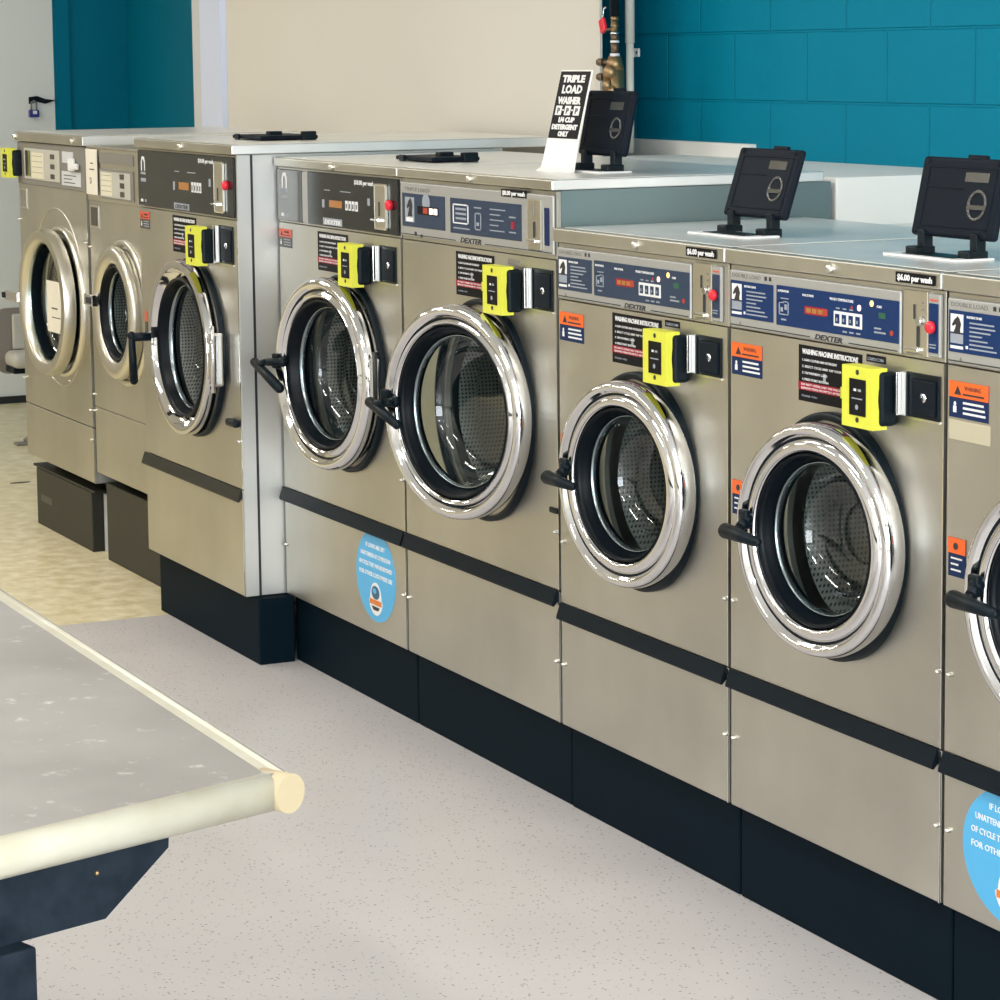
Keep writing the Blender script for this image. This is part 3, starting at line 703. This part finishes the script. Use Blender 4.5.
# ---- two tall washers behind them in the row
def triple(x0, w, label, kind, price, lid):
    p = thing('washing_machine', label, 'washing machine', (x0, 0, 0), 'washing machines along the teal wall')
    zb, zc, zl, zt = .191, 1.2195, 1.370, 1.3936
    cx, cz, r = (.472, .850, .25) if kind == 'grey' else (.478, .851, .249)
    dep = .125 if kind == 'grey' else .108
    cabinet(p, w, 0, zb, zt, .70, cx, cz, r*.9, .488, zc, zl, 'side_paint')
    plinth(p, .004, w-.003, .026, .66, zb-.004)
    lid_top(p, w, zl, zt, .68, .41)
    strip_handle(p, .0, w-.012, .488, 'strip_black')
    door_collar(p, cx, cz, r, 1.03)
    d = chrome_door(p, .509, .854, .248, -.1125, 14.6, inner=.805) if kind == 'grey' else chrome_door(p, .468, .851, .250, -.079, 6.7, inner=.785)
    make_drum(p, cx, cz, r*.88, .40)
    if kind == 'grey':
        b = MB(); b.box(.004, w-.004, .001, .0115, zc+.001, zl-.001, 'steel', .001, 1)
        b.box(.008, w-.010, -.006, .001, zc+.010, zl-.010, 'panel_grey', .003)
        b.text('TRIPLE LOAD', .035, zl-.030, .012, 'frame_grey', -.0064, .15, bold=.0003); b.text('DEXTER', .355, zc+.012, .017, 'ink', -.0064, .115, .25, bold=.0005)
        b.box(.012, .33, -.0066, -.006, zc+.014, zc+.016, 'ink'); b.box(.49, .83, -.0066, -.006, zc+.014, zc+.016, 'ink')
        b.rod((.10, -.008, zc+.018), (.10, -.006, zc+.018), .005, 'ink'); b.rod((.135, -.008, zc+.014), (.135, -.006, zc+.014), .004, 'ink')
        o = b.build('console', p, 'grey console with slate-blue windows')
        y = -.0075; b = MB(); b.box(.022, .272, y, -.006, zc+.034, zc+.114, 'panel_slate', .0006, 1)
        b.box(.040, .095, y-.0006, y, zc+.045, zc+.105, 'print_grey'); horse(b, .048, zc+.104, .040, .045, y-.0006); b.box(.048, .088, y-.001, y, zc+.046, zc+.056, 'white')
        b.rod((.165, y-.0005, zc+.095), (.165, y, zc+.095), .022, 'print_grey', 20); b.box(.115, .235, y-.0008, y, zc+.066, zc+.086, 'card_black')
        b.build('instruction_window', o)
        b = MB(); b.box(.150, .175, y-.0016, y, zc+.069, zc+.083, 'led_red'); b.box(.186, .205, y-.0016, y, zc+.069, zc+.083, 'led_white'); b.box(.212, .231, y-.0016, y, zc+.069, zc+.083, 'led_white'); b.build_each('display_lamp', o)
        b = MB(); b.box(.303, .682, y, -.006, zc+.032, zc+.114, 'panel_slate', .0006, 1)
        for q in ((.320, .405, .098, .101), (.320, .405, .055, .058), (.320, .324, .055, .101), (.401, .405, .055, .101)): b.box(q[0], q[1], y-.0012, y, zc+q[2], zc+q[3], 'white')
        for k in range(3): b.box(.334, .392, y-.0005, y, zc+.065+.011*k, zc+.070+.011*k, 'print_grey')
        b.box(.322, .410, y-.0005, y, zc+.043, zc+.046, 'print_grey'); b.box(.435, .475, y-.0005, y, zc+.095, zc+.098, 'print_grey')
        for q in ((.440, .444, .045, .085), (.470, .474, .045, .085), (.440, .474, .045, .048), (.440, .474, .082, .085), (.450, .462, .055, .063)): b.box(q[0], q[1], y-.0008, y, zc+q[2], zc+q[3], 'print_grey')
        text_lines(b, .52, zc+.098, .09, .012, 5, 'print_grey', y, .0025); b.box(.622, .655, y-.0008, y, zc+.082, zc+.085, 'print_grey'); b.box(.622, .655, y-.0008, y, zc+.048, zc+.051, 'print_grey'); b.box(.632, .648, y-.001, y, zc+.058, zc+.074, 'card_red')
        b.build('display_window', o)
        b = MB(); b.box(.720, .784, -.010, -.006, zc+.018, zl-.022, 'satin', .001, 1); b.box(.750, .757, -.012, -.010, zc+.045, zc+.080, 'ink'); b.box(.725, .765, -.016, -.010, zc+.034, zc+.040, 'chrome', .001)
        b.box(.748, .753, -.012, -.010, zc+.092, zc+.12, 'frame_grey'); b.build('coin_slide', p, 'steel coin slot plate')
        b = MB(); b.box(.797, .820, -.008, -.006, zc+.030, zl-.038, 'label_blue', .001, 1); b.build('stop_panel', p, 'narrow dark blue strip')
        price_tag(p, .580, zl-.005, .128, .017, price, -.006)
    else:
        control_black(p, w, zc, zl, False)
    card(p, .318 if kind == 'grey' else .287, 1.209, .208, .102)
    if kind != 'grey': warning_label(p, .005, 1.202, .095, .050, 'faded_red', 'label_dark', 'small red and dark label at the left')
    else:
        b = MB(); b.box(.60, .66, -.0012, 0, 1.195, 1.208, 'frame_grey'); b.build('small_label', p, 'small grey label')
    x = .718 if kind == 'grey' else .700
    coin_recess(p, x+.010, x+.102, 1.105, 1.192)
    reader(p, .572 if kind == 'grey' else .550, 1.195)
    if kind == 'grey': lever(d, ((.270, -.205, .859), (.415, -.200, .822), (.30, -.205, .859)), .0130, .0110, ((.320, -.165, .862), (.335, -.198, .864)))
    else: lever(d, ((.167, -.140, .858), (.348, -.140, .807), (.20, -.140, .858)), .0125, .0135, ((.285, -.105, .868), (.25, -.138, .866)))
    b = MB(); b.box(-r*.98, -r*.88, -.008, .010, -.005, .035, 'rubber', .004); b.build('latch_plate', d, 'black latch plate')
    if kind != 'grey':
        b = MB(); b.box(r*.965, r*1.05, .012, .045, -.045, .065, 'chrome', .008, 3); b.rod((r*1.05, .02, -.06), (r*1.05, .02, .08), .006, 'black'); b.build('door_hinge', d, 'chrome hinge')
    screws(p, w, ((.020, .33), (w-.012, .33), (w-.012, .62)))
    return p, zt
W5, zt5 = triple(-.524, .8457, 'tall steel washer with grey console, the black lettered sign standing on its top', 'grey', '$8.00 per wash', True)
b = MB(); b.box(.80, .84, -.004, 0, .660, .672, 'rubber', .003); b.build('small_catch', W5, 'small black catch at the right edge')
dispenser(W5, .55, .27, zt5)
hopper_lid(W5, .470, .695, .25, zt5+.039, .20, .150)
W4, zt4 = triple(-1.3650, .8410, 'tall steel washer with black glass console and blue oval sticker on its lower panel', 'black', '$10.00 per wash', False)
oval_sticker(W4, .642, .345, .128, .118)
flat_lid(W4, .45, .68, .155, .29, zt4)

# ---- the washer standing forward of the row
p = W3 = thing('washing_machine', 'tall steel washer standing forward of the row, bright steel side showing', 'washing machine', (-2.2164, -.118, 0), 'washing machines along the teal wall')
w3 = .8501; zb, zc, zl, zt = .189, 1.2252, 1.402, 1.4296
cx, cz, r = .484, .848, .25
cabinet(p, w3, 0, zb, zt, .80, cx, cz, r*.9, .486, zc, zl)
plinth(p, .028, w3+.030, .026, .130, zb-.004, 'base_black')
lid_top(p, w3, zl, zt, .98, .415)
control_black(p, w3, zc, zl, True)
b = MB(); b.box(w3-.0045, w3-.0015, .002, .040, zb, zl, 'steel_side'); b.box(w3-.0045, w3-.0005, .040, .047, zb, zl, 'black'); b.build('corner_trim', p, 'bright folded steel corner')
strip_handle(p, .0, w3-.012, .486, 'olive_black')  # same black as the other strips, with its brownish reflection put into the colour
door_collar(p, cx, cz, r, 1.02)
d = chrome_door(p, .462, .847, .251, -.050, .6, 'flat', .80)
make_drum(p, cx, cz, r*.88, .42)
b = MB(); b.rod((.262, -.06, .862), (.25, -.115, .862), .013, 'rubber'); b.rod((.25, -.115, .868), (.252, -.112, .735), .010, 'rubber', 12, .013); b.ball((.25, -.115, .866), .013, 'rubber'); b.ball((.252, -.112, .735), .013, 'rubber'); b.xform(dloc(d))
b.build('door_handle', d, 'black lever handle pointing down')
b = MB(); b.box(cx+r*.97, cx+r*1.07, -.050, -.012, cz-.085, cz+.065, 'chrome', .008, 3); b.rod((cx+r*1.07, -.045, cz-.10), (cx+r*1.07, -.045, cz+.085), .006, 'chrome'); b.xform(dloc(d)); b.build('door_hinge', d, 'chrome hinge')
warning_label(p, .010, 1.213, .090, .050, 'faded_red', 'label_dark', 'small red and dark label at the left')
card(p, .308, 1.216, .205, .105)
coin_recess(p, .712, .812, 1.103, 1.203); reader(p, .565, 1.200)
b = MB(); b.box(.765, .838, -.020, 0, .658, .678, 'rubber', .006, 3); b.build('small_catch', p, 'small black catch')
b = MB(); b.box(.03, .055, -.001, 0, .885, .915, 'faded_red'); b.box(.03, .055, -.001, 0, .85, .884, 'label_dark'); b.build('door_label', p)
flat_lid(p, .37, .60, .165, .34, zt)
screws(p, w3, ((w3-.012, .62),))

# ---- second from the left: recessed washer with plain grey panel
p = W2 = thing('washing_machine', 'older steel washer with small satin door and paper strip on its grey panel', 'washing machine', (-3.11, 0, 0), 'washing machines along the teal wall')
w2 = .86; zb, zc, zl, zt = .295, 1.205, 1.375, 1.383
cx, cz, r = .345, .857, .214
b = MB(); b.box(.006, .018, .012, .75, zb, zl, 'steel_side'); b.box(w2-.018, w2-.006, .012, .75, zb, zl, 'steel_side'); b.box(.018, w2-.018, .738, .75, zb, zl, 'steel_side'); b.box(.018, w2-.018, .02, .738, zb, zb+.01, 'steel_side'); b.build('cabinet', p)
b = MB(); front_plate(b, .006, w2-.006, .519, zc-.001, cx, cz, r*.85, 'steel'); b.build('front_panel', p, 'brushed steel front with the porthole opening')
b = MB(); b.box(.006, w2-.006, 0, .012, zb, .516, 'steel', .0015, 1); b.build('lower_panel', p)
b = MB(); b.box(.004, w2-.004, -.006, .75, zl, zt, 'steel', .002); b.build('top_panel', p)
b = MB(); b.box(.004, w2-.006, -.004, .02, zc, zl, 'satin', .002); b.box(.15, .50, -.008, -.004, zc+.012, zc+.108, 'frame_grey', .002); b.box(.165, .475, -.0095, -.008, zc+.018, zc+.100, 'seat_beige'); b.box(.15, .50, -.007, -.004, zc+.125, zl-.010, 'frame_grey', .001)
o = b.build('console', p, 'grey console with a cream price panel')
b = MB(); b.box(.175, .285, -.0105, -.0095, zc+.022, zc+.095, 'cream')
for k in range(4): b.box(.178, .282, -.011, -.0105, zc+.036+.017*k, zc+.0375+.017*k, 'frame_grey')
b.build('price_panel', o, 'cream programme panel'); b = MB()
for k in range(3): b.box(.375, .415, -.0115, -.0095, zc+.024+.028*k, zc+.040+.028*k, 'label_dark')
b.build_each('programme_button', o)
b = MB(); b.box(.02, .14, -.0125, -.0105, zc+.02, zl-.002, 'paper')
b.text('D', .06, zc+.055, .03, 'ink', -.0127); b.box(.07, .10, -.0128, -.0125, zc+.12, zc+.124, 'label_dark'); b.box(.06, .11, -.0128, -.0125, zc+.10, zc+.104, 'label_dark'); b.build('paper_strip', p, 'strip of cream paper with dark print')
b = MB(); b.box(.012, .112, -.003, 0, 1.114, 1.188, 'satin', .001); b.box(.035, .100, -.0045, -.003, 1.122, 1.182, 'label_dark'); b.build('coin_return', p, 'small dark coin return')
plinth(p, .03, w2-.02, .022, .66, .262, 'olive_black')
b = MB(); b.box(.02, w2-.02, .09, .66, .262, .296, 'base_black'); b.build('plinth_top', p, 'black recess under the cabinet')
b = MB(); b.lathe([(r*1.10, 0), (r*1.10, -.006), (r*1.05, -.012), (r*1.01, -.008), (r*1.0, 0)], cx+.02, cz, 'satin', 80); b.build('door_collar', p)
d = chrome_door(p, cx, cz, r, -.042, 0, 'satin', .72, .040)
make_drum(p, cx, cz, r*.84, .36)
b = MB(); b.box(cx-r*1.08, cx-r*.66, -.062, -.040, .868, .905, 'chrome', .003); b.box(cx-r*.95, cx-r*.72, -.064, -.062, .876, .897, 'ink'); b.xform(dloc(d)); b.build('latch', d, 'chrome latch')
screws(p, w2, ((.014, 1.05), (.018, .56), (.016, .505)))

# ---- far left: older washer with its door ajar
p = W1 = thing('washing_machine', 'older steel washer farthest left, satin door ajar with paper in its window', 'washing machine', (-3.95, 0, 0), 'washing machines along the teal wall')
w1 = .825; zb, zc, zl, zt = .252, 1.228, 1.378, 1.412
cx, cz, r = .515, .842, .252
cabinet(p, w1, 0, zb, zt, .75, cx, cz, r*.86, .440, zc, zl)
lid_top(p, w1, zl, zt, .75, .70)
b = MB(); bolt(b, .02, -.012, 1.395, .0095, 'chrome'); b.build('bolt', p)
b = MB(); b.box(.006, w1-.006, -.003, .02, zc, zl-.002, 'frame_grey', .002); b.box(.10, .53, -.006, -.003, zc+.020, zl-.022, 'seat_beige', .001, 1); b.box(.565, .69, -.005, -.003, zc+.090, zl-.022, 'trim_grey'); b.box(.555, .77, -.005, -.003, zc+.014, zc+.062, 'trim_grey')
text_lines(b, .58, zc+.050, .16, .012, 3, 'label_dark', -.005, .003)
o = b.build('console', p, 'grey console with cream programme panel')
b = MB(); b.box(.20, .34, -.0075, -.006, zc+.026, zc+.115, 'cream')
for k in range(4): b.box(.205, .335, -.008, -.0075, zc+.045+.019*k, zc+.0465+.019*k, 'frame_grey')
b.box(.12, .18, -.0075, -.006, zc+.03, zc+.12, 'panel_smoke'); b.build('price_panel', o, 'cream programme panel'); b = MB()
for k in range(3): b.box(.43, .475, -.008, -.006, zc+.030+.034*k, zc+.046+.034*k, 'label_dark')
b.build_each('programme_button', o)
b = MB(); b.box(.66, .72, -.016, -.005, zc+.065, zc+.108, 'white', .004); b.box(.70, .77, -.022, -.008, zc+.072, zc+.092, 'white', .005); b.build('selector_knob', p, 'white knob')
reader(p, -.045, 1.353, .10, .104, .05)
b = MB(); b.box(.012, .105, -.003, 0, 1.140, 1.212, 'satin', .001); b.box(.03, .09, -.0045, -.003, 1.148, 1.205, 'frame_grey'); b.build('coin_return', p, 'small grey coin return')
plinth(p, .045, .715, .018, .66, .205, 'olive_black')
b = MB(); b.box(.0, .74, .02, .66, .205, .214, 'olive_black', .002); b.box(.06, .80, .09, .66, .214, .254, 'base_black'); b.box(.715, .80, .06, .66, 0, .2, 'trim_grey'); b.box(.10, .24, .0172, .018, .09, .115, 'label_dark'); b.build('plinth_top', p, 'black ledge under the cabinet')
b = MB(); b.lathe([(r*1.22, 0), (r*1.215, -.0035), (r*1.205, -.0035), (r*1.20, 0)], cx-.055, cz+.010, 'steel', 80)
b.lathe([(r*1.02, 0), (r*1.02, -.016), (r*.98, -.020), (r*.88, -.016), (r*.86, 0)], cx+.012, cz, 'satin', 80); b.build('door_collar', p, 'satin steel ring on the front')
b = MB(); i_ = .80; dep = .040
b.lathe([(r*.99, 0), (r, -dep*.5), (r*.97, -dep), (r*.86, -dep*1.05), (r*.83, -dep*.9), (r*i_, -dep*.7), (r*(i_-.01), 0)], 0, 0, 'satin', 96)
d = b.build('door', p, 'round satin metal porthole door, ajar', sharp=50); d.location = (cx, -.040, cz); d.rotation_euler = (0, 0, math.radians(2.2))
b = MB(); b.lathe([(r*.79, -.02), (r*.76, .02), (r*.66, .045), (0, .05)], 0, 0, 'door_glass', 64); b.build('door_glass', d)
b = MB(); b.lathe([(r*.80, -.012), (r*.79, .03), (r*.74, .03), (r*.75, -.012)], 0, 0, 'rubber', 64); b.build('glass_seal', d)
b = MB(); b.box(-.02, .150, -.012, -.0105, -.10, .075, 'paper'); b.box(.03, .09, -.0126, -.012, -.02, -.015, 'label_dark'); b.box(.03, .12, -.0126, -.012, -.05, -.047, 'label_dark'); b.build('paper_notice', d, 'sheet of cream paper in the door window')
b = MB(); b.box(-r*1.45, -r*.93, -.052, -.028, -.018, .018, 'chrome', .004); b.box(-r*1.55, -r*1.45, -.056, -.026, -.010, .010, 'rubber', .002); b.build('latch', d, 'chrome latch arm')
make_drum(p, cx, cz, r*.86, .40)
screws(p, w1, ((.012, 1.10), (.012, .53), (w1-.014, .50), (w1-.020, 1.06), (w1-.016, .40), (cx+.06, .575)))

# ------------------------------------------------------------------ sign on the tall washer
p = thing('counter_sign', 'upright black and white lettered sign standing on the washer top beside the open lid', 'sign', (-.524, 0, 0))
p.location = (-.100, .176, 1.3952)
b = MB()
# bent acrylic: short foot forward, panel leaning back
A = [(-.016, .0), (-.016, .003), (-.004, .010), (.014, .078), (.051, .232), (.054, .231), (.017, .077), (.003, .0)]
b.poly(A, 0, .155, 'paint_white', plane='yz')
b.build('stand', p, 'white bent sign holder')
b = MB(); th = math.atan2(.154, .037); 
M = Matrix.Translation((0, .0135, .074)) @ Matrix.Rotation(-(PI/2-th), 4, 'X')
hh = .160
b.box(.004, .151, -.0020, -.0002, .002, hh-.001, 'card_black', xf=M)
rows = [('TRIPLE', .134, .022, .112), ('LOAD', .108, .026, .100), ('WASHER', .083, .022, .116)]
for t, z, s, ww in rows: b.text(t, .0775-ww/2, z, s, 'white', -.0024, ww, xf=M, bold=.0012)
for k in range(3):
    b.box(.016+.045*k, .046+.045*k, -.0026, -.002, .056, .078, 'white', xf=M); b.text('P', .025+.045*k, .060, .018, 'ink', -.003, .012, xf=M, bold=.0006)
    if k < 2: b.box(.050+.045*k, .057+.045*k, -.0026, -.002, .066, .070, 'white', xf=M)
for t, z, ww in (('1/4 CUP', .040, .080), ('DETERGENT', .023, .128), ('ONLY', .007, .052)): b.text(t, .0775-ww/2, z, .0155, 'white', -.0024, ww, xf=M, bold=.0010)
b.build('lettered_panel', p, 'black panel with white lettering')

# ------------------------------------------------------------------ pipework behind the tall washer
p = thing('water_valve', 'brass mixing valve with side ports on a black pipe at the beige wall edge', 'valve', (-1.035, .865, 1.3785))
b = MB(); b.rod((0, 0, .12), (0, 0, .24), .026, 'brass', 20); b.rod((0, 0, .24), (0, 0, .278), .026, 'brass', 20, .018); b.ball((.004, -.016, .235), .022, 'brass'); b.rod((.0, -.02, .215), (.012, -.034, .19), .014, 'brass', 14, .012); b.ball((.01, -.014, .185), .018, 'brass'); b.rod((0, 0, 0), (0, 0, .12), .014, 'brass', 16); b.build('valve_body', p, 'brass valve body')
for z in (.262, .222):
    b = MB(); b.rod((-.015, 0, z), (-.070, -.01, z), .007, 'brass_dark'); b.rod((-.050, -.008, z), (-.074, -.011, z), .011, 'brass_dark', 6); b.build('side_port', p, 'dark brass side port')
b = MB(); b.rod((-.030, -.01, .15), (-.032, -.01, .20), .006, 'chrome'); b.build('hose_tail', p, 'chrome hose tail')
b = MB(); b.rod((0, 0, .276), (0, 0, .286), .0135, 'white'); b.rod((0, 0, .286), (0, 0, .315), .0115, 'brass_dark', 8); b.rod((0, 0, .315), (0, 0, .321), .0125, 'white'); b.rod((0, 0, .321), (0, 0, .338), .011, 'brass_dark', 8)
b.rod((0, 0, .338), (0, 0, .343), .0125, 'chrome'); b.rod((0, 0, .343), (0, 0, .376), .0095, 'brass'); b.rod((0, 0, .376), (0, 0, .386), .0125, 'brass', 6); b.rod((0, 0, .356), (0, 0, .366), .0125, 'brass', 6); b.build('pipe_fitting', p, 'stacked brass and white fittings')
b = MB(); b.rod((0, 0, .386), (0, 0, 1.60), .0135, 'rubber', 16); b.build('riser_pipe', p, 'black insulated pipe')
b = MB(); b.box(-.014, .014, -.006, .006, -.020, .020, 'red', .005, 3, xf=Matrix.Translation((-.050, -.01, .362)) @ Matrix.Rotation(math.radians(-22), 4, 'Y')); b.rod((-.05, -.01, .38), (-.044, -.01, .408), .0025, 'chrome'); b.rod((-.044, -.01, .408), (-.030, -.01, .412), .0025, 'chrome'); b.rod((-.04, -.01, .350), (0, -.005, .352), .004, 'brass_dark'); b.build('valve_handle', p, 'red handle')
p = thing('water_pipe', 'cream plastic pipe running up the teal wall beside the brass valve', 'pipe', (-1.375, 1.095, 1.3785))
b = MB(); b.rod((0, 0, 0), (0, 0, .315), .0115, 'pvc', 20); b.rod((0, 0, .315), (0, 0, 1.62), .0140, 'pvc', 20); b.build('pipe', p)
b = MB(); b.box(-.004, .040, .006, .012, .275, .300, 'white', .002); b.rod((.03, .004, .288), (.03, .0065, .288), .004, 'ink'); b.build('pipe_clip', p, 'white wall clip')

# ------------------------------------------------------------------ left end: hasp, moulded seat, floor fittings
p = thing('door_hasp', 'dark metal hasp fixed to the pale wall at far left', 'lock', (XL, 1.03, 1.44))
b = MB(); b.poly([(-.02, .045), (.02, .05), (.06, .035), (.115, .028), (.06, .012), (.02, .022), (-.02, .012)], 0, .012, 'lid_black', plane='yz'); b.build('hasp', p, 'dark metal hasp')
p = thing('padlock', 'small blue padlock hanging from the dark hasp at far left', 'padlock', (XL, 1.03, 1.44))
b = MB(); b.tube([(.02, -.014, -.02), (.02, -.014, .018), (.02, 0, .028), (.02, .012, .018), (.02, .012, -.02)], .004, 'frame_grey'); b.build('shackle', p, 'grey shackle')
b = MB(); b.box(.006, .034, -.026, .022, -.052, -.016, 'purple_body', .004); b.box(.034, .035, -.010, .010, -.036, -.020, 'white'); b.build('lock_body', p, 'blue body')

p = thing('waiting_seat', 'pale moulded seat with dark frame, half hidden behind the far left washer', 'seat', (-5.9, .75, 0))
b = MB(); N = 24
def rr(y0, y1, z0, z1, rad, n=6):
    pts = []
    for cy_, cz_, a in ((y1-rad, z1-rad, 0), (y0+rad, z1-rad, 90), (y0+rad, z0+rad, 180), (y1-rad, z0+rad, 270)):
        for k in range(n+1): t = math.radians(a+90*k/n); pts.append((cy_+rad*math.cos(t), cz_+rad*math.sin(t)))
    return pts
b.poly(rr(-.33, .25, .315, .60, .05), -.02, .0, 'seat_frame', plane='yz'); b.build('seat_frame', p, 'dark grey seat frame')
b = MB(); b.box(.0, .02, -.26, .18, .42, .575, 'seat_beige', .009, 3); b.build('backrest', p, 'pale backrest')
b = MB(); b.box(.0, .16, -.30, .22, .35, .42, 'seat_beige', .03, 4); b.box(-.005, .12, -.29, .21, .325, .352, 'rubber', .006); b.build('seat', p, 'pale moulded seat')
b = MB(); b.rod((0, .05, .03), (0, .05, .33), .022, 'seat_frame'); b.tube([(0, .05, .04), (0, -.10, .05), (0, -.18, .035), (0, -.215, .012)], .016, 'seat_frame'); b.tube([(0, .05, .04), (0, .2, .012)], .016, 'seat_frame'); b.box(-.03, .03, -.26, -.19, 0, .012, 'frame_grey', .003); b.build('pedestal', p, 'grey pedestal with arched foot')
b = MB(); b.lathe([(0, 0), (.12, 0), (.14, -.006), (.14, -.008)], 0, 0, 'label_dark', 32)
b.xform(Matrix.Rotation(PI/2, 4, 'X').to_4x4()); 
o = b.build('floor_plate'); o.location = (-4.86, .22, .002); o.scale = (.10, .34, 1); tag(o, 'thin dark plate lying on the cream floor beside the far left plinth', 'floor plate')
o.rotation_euler = (0, 0, 0)

# ------------------------------------------------------------------ folding table
p = thing('folding_table', 'grey laminate folding table with cream edges and dark blue frame in the left foreground', 'table', (2.744, -1.589, 0))
ZT = .85; rl = .0225
E1 = Vector((.3042, -.9526, 0)); NR = Vector((.9526, .3042, 0))      # along the slanted near edge, and outward from it
def ed(t, out, z): v = E1*t+NR*out; return (v.x, v.y, z)
e1 = ed(.85, -.012, 0)
b = MB(); b.poly([(-.017, .019), (e1[0], e1[1]), (-2.3, e1[1]), (-2.3, .019)], ZT-.043, ZT-.0006, 'table_top', plane='xy'); b.build('table_top', p, 'grey laminate top')
b = MB(); b.rod((-2.3, .011, ZT-rl), (-.012, .011, ZT-rl), rl, 'table_edge', 28); b.box(-2.3, -.016, -.006, .010, ZT-.012, ZT-.0004, 'table_edge'); b.build('side_edging', p, 'cream rounded side edging')
b = MB(); b.rod(ed(.0, -.016, ZT-rl), ed(.86, -.016, ZT-rl), rl, 'table_edge', 28); b.build('end_edging', p, 'rounded cream end edging')
b = MB(); c0 = Vector((-.012, .011, ZT-rl)); dirc = Vector((.90, .43, 0)).normalized()
b.rod(c0-dirc*.03, c0+dirc*.016, rl*1.02, 'cap_cream', 28); b.build('edge_cap', p, 'cream round end cap')
b = MB(); outl = [(.140, .806), (.85, .806), (.85, .731), (.228, .731), (.141, .793)]; outs = []
for q in (-.015, -.055): outs.append([b.bm.verts.new(ed(t, q, z)) for t, z in outl])
i = b.mi('navy_wood'); n_ = len(outl)
b.bm.faces.new(outs[0]).material_index = i; b.bm.faces.new(outs[1][::-1]).material_index = i
for k in range(n_): b.bm.faces.new((outs[0][(k+1) % n_], outs[0][k], outs[1][k], outs[1][(k+1) % n_])).material_index = i
bolt_at = ed(.238, -.0145, .785); b.ball(bolt_at, .003, 'brass', n=8); b.build('apron', p, 'dark blue cross member with angled end')
def post(t, out, x=None):
    b = MB(); R_ = Matrix.Translation(ed(t, out, 0) if x is None else x) @ Matrix.Rotation(math.atan2(E1.y, E1.x), 4, 'Z')
    b.box(0, .09, -.02, .05, 0, .7315, 'navy_wood', .003, 2, xf=R_); b.build('leg', p)
post(.335, -.038); post(0, 0, (-2.1, -.30, 0))
b = MB(); b.box(-2.08, -.02, -.40, -.36, .70, .806, 'navy_wood', .002); b.build('rail', p)
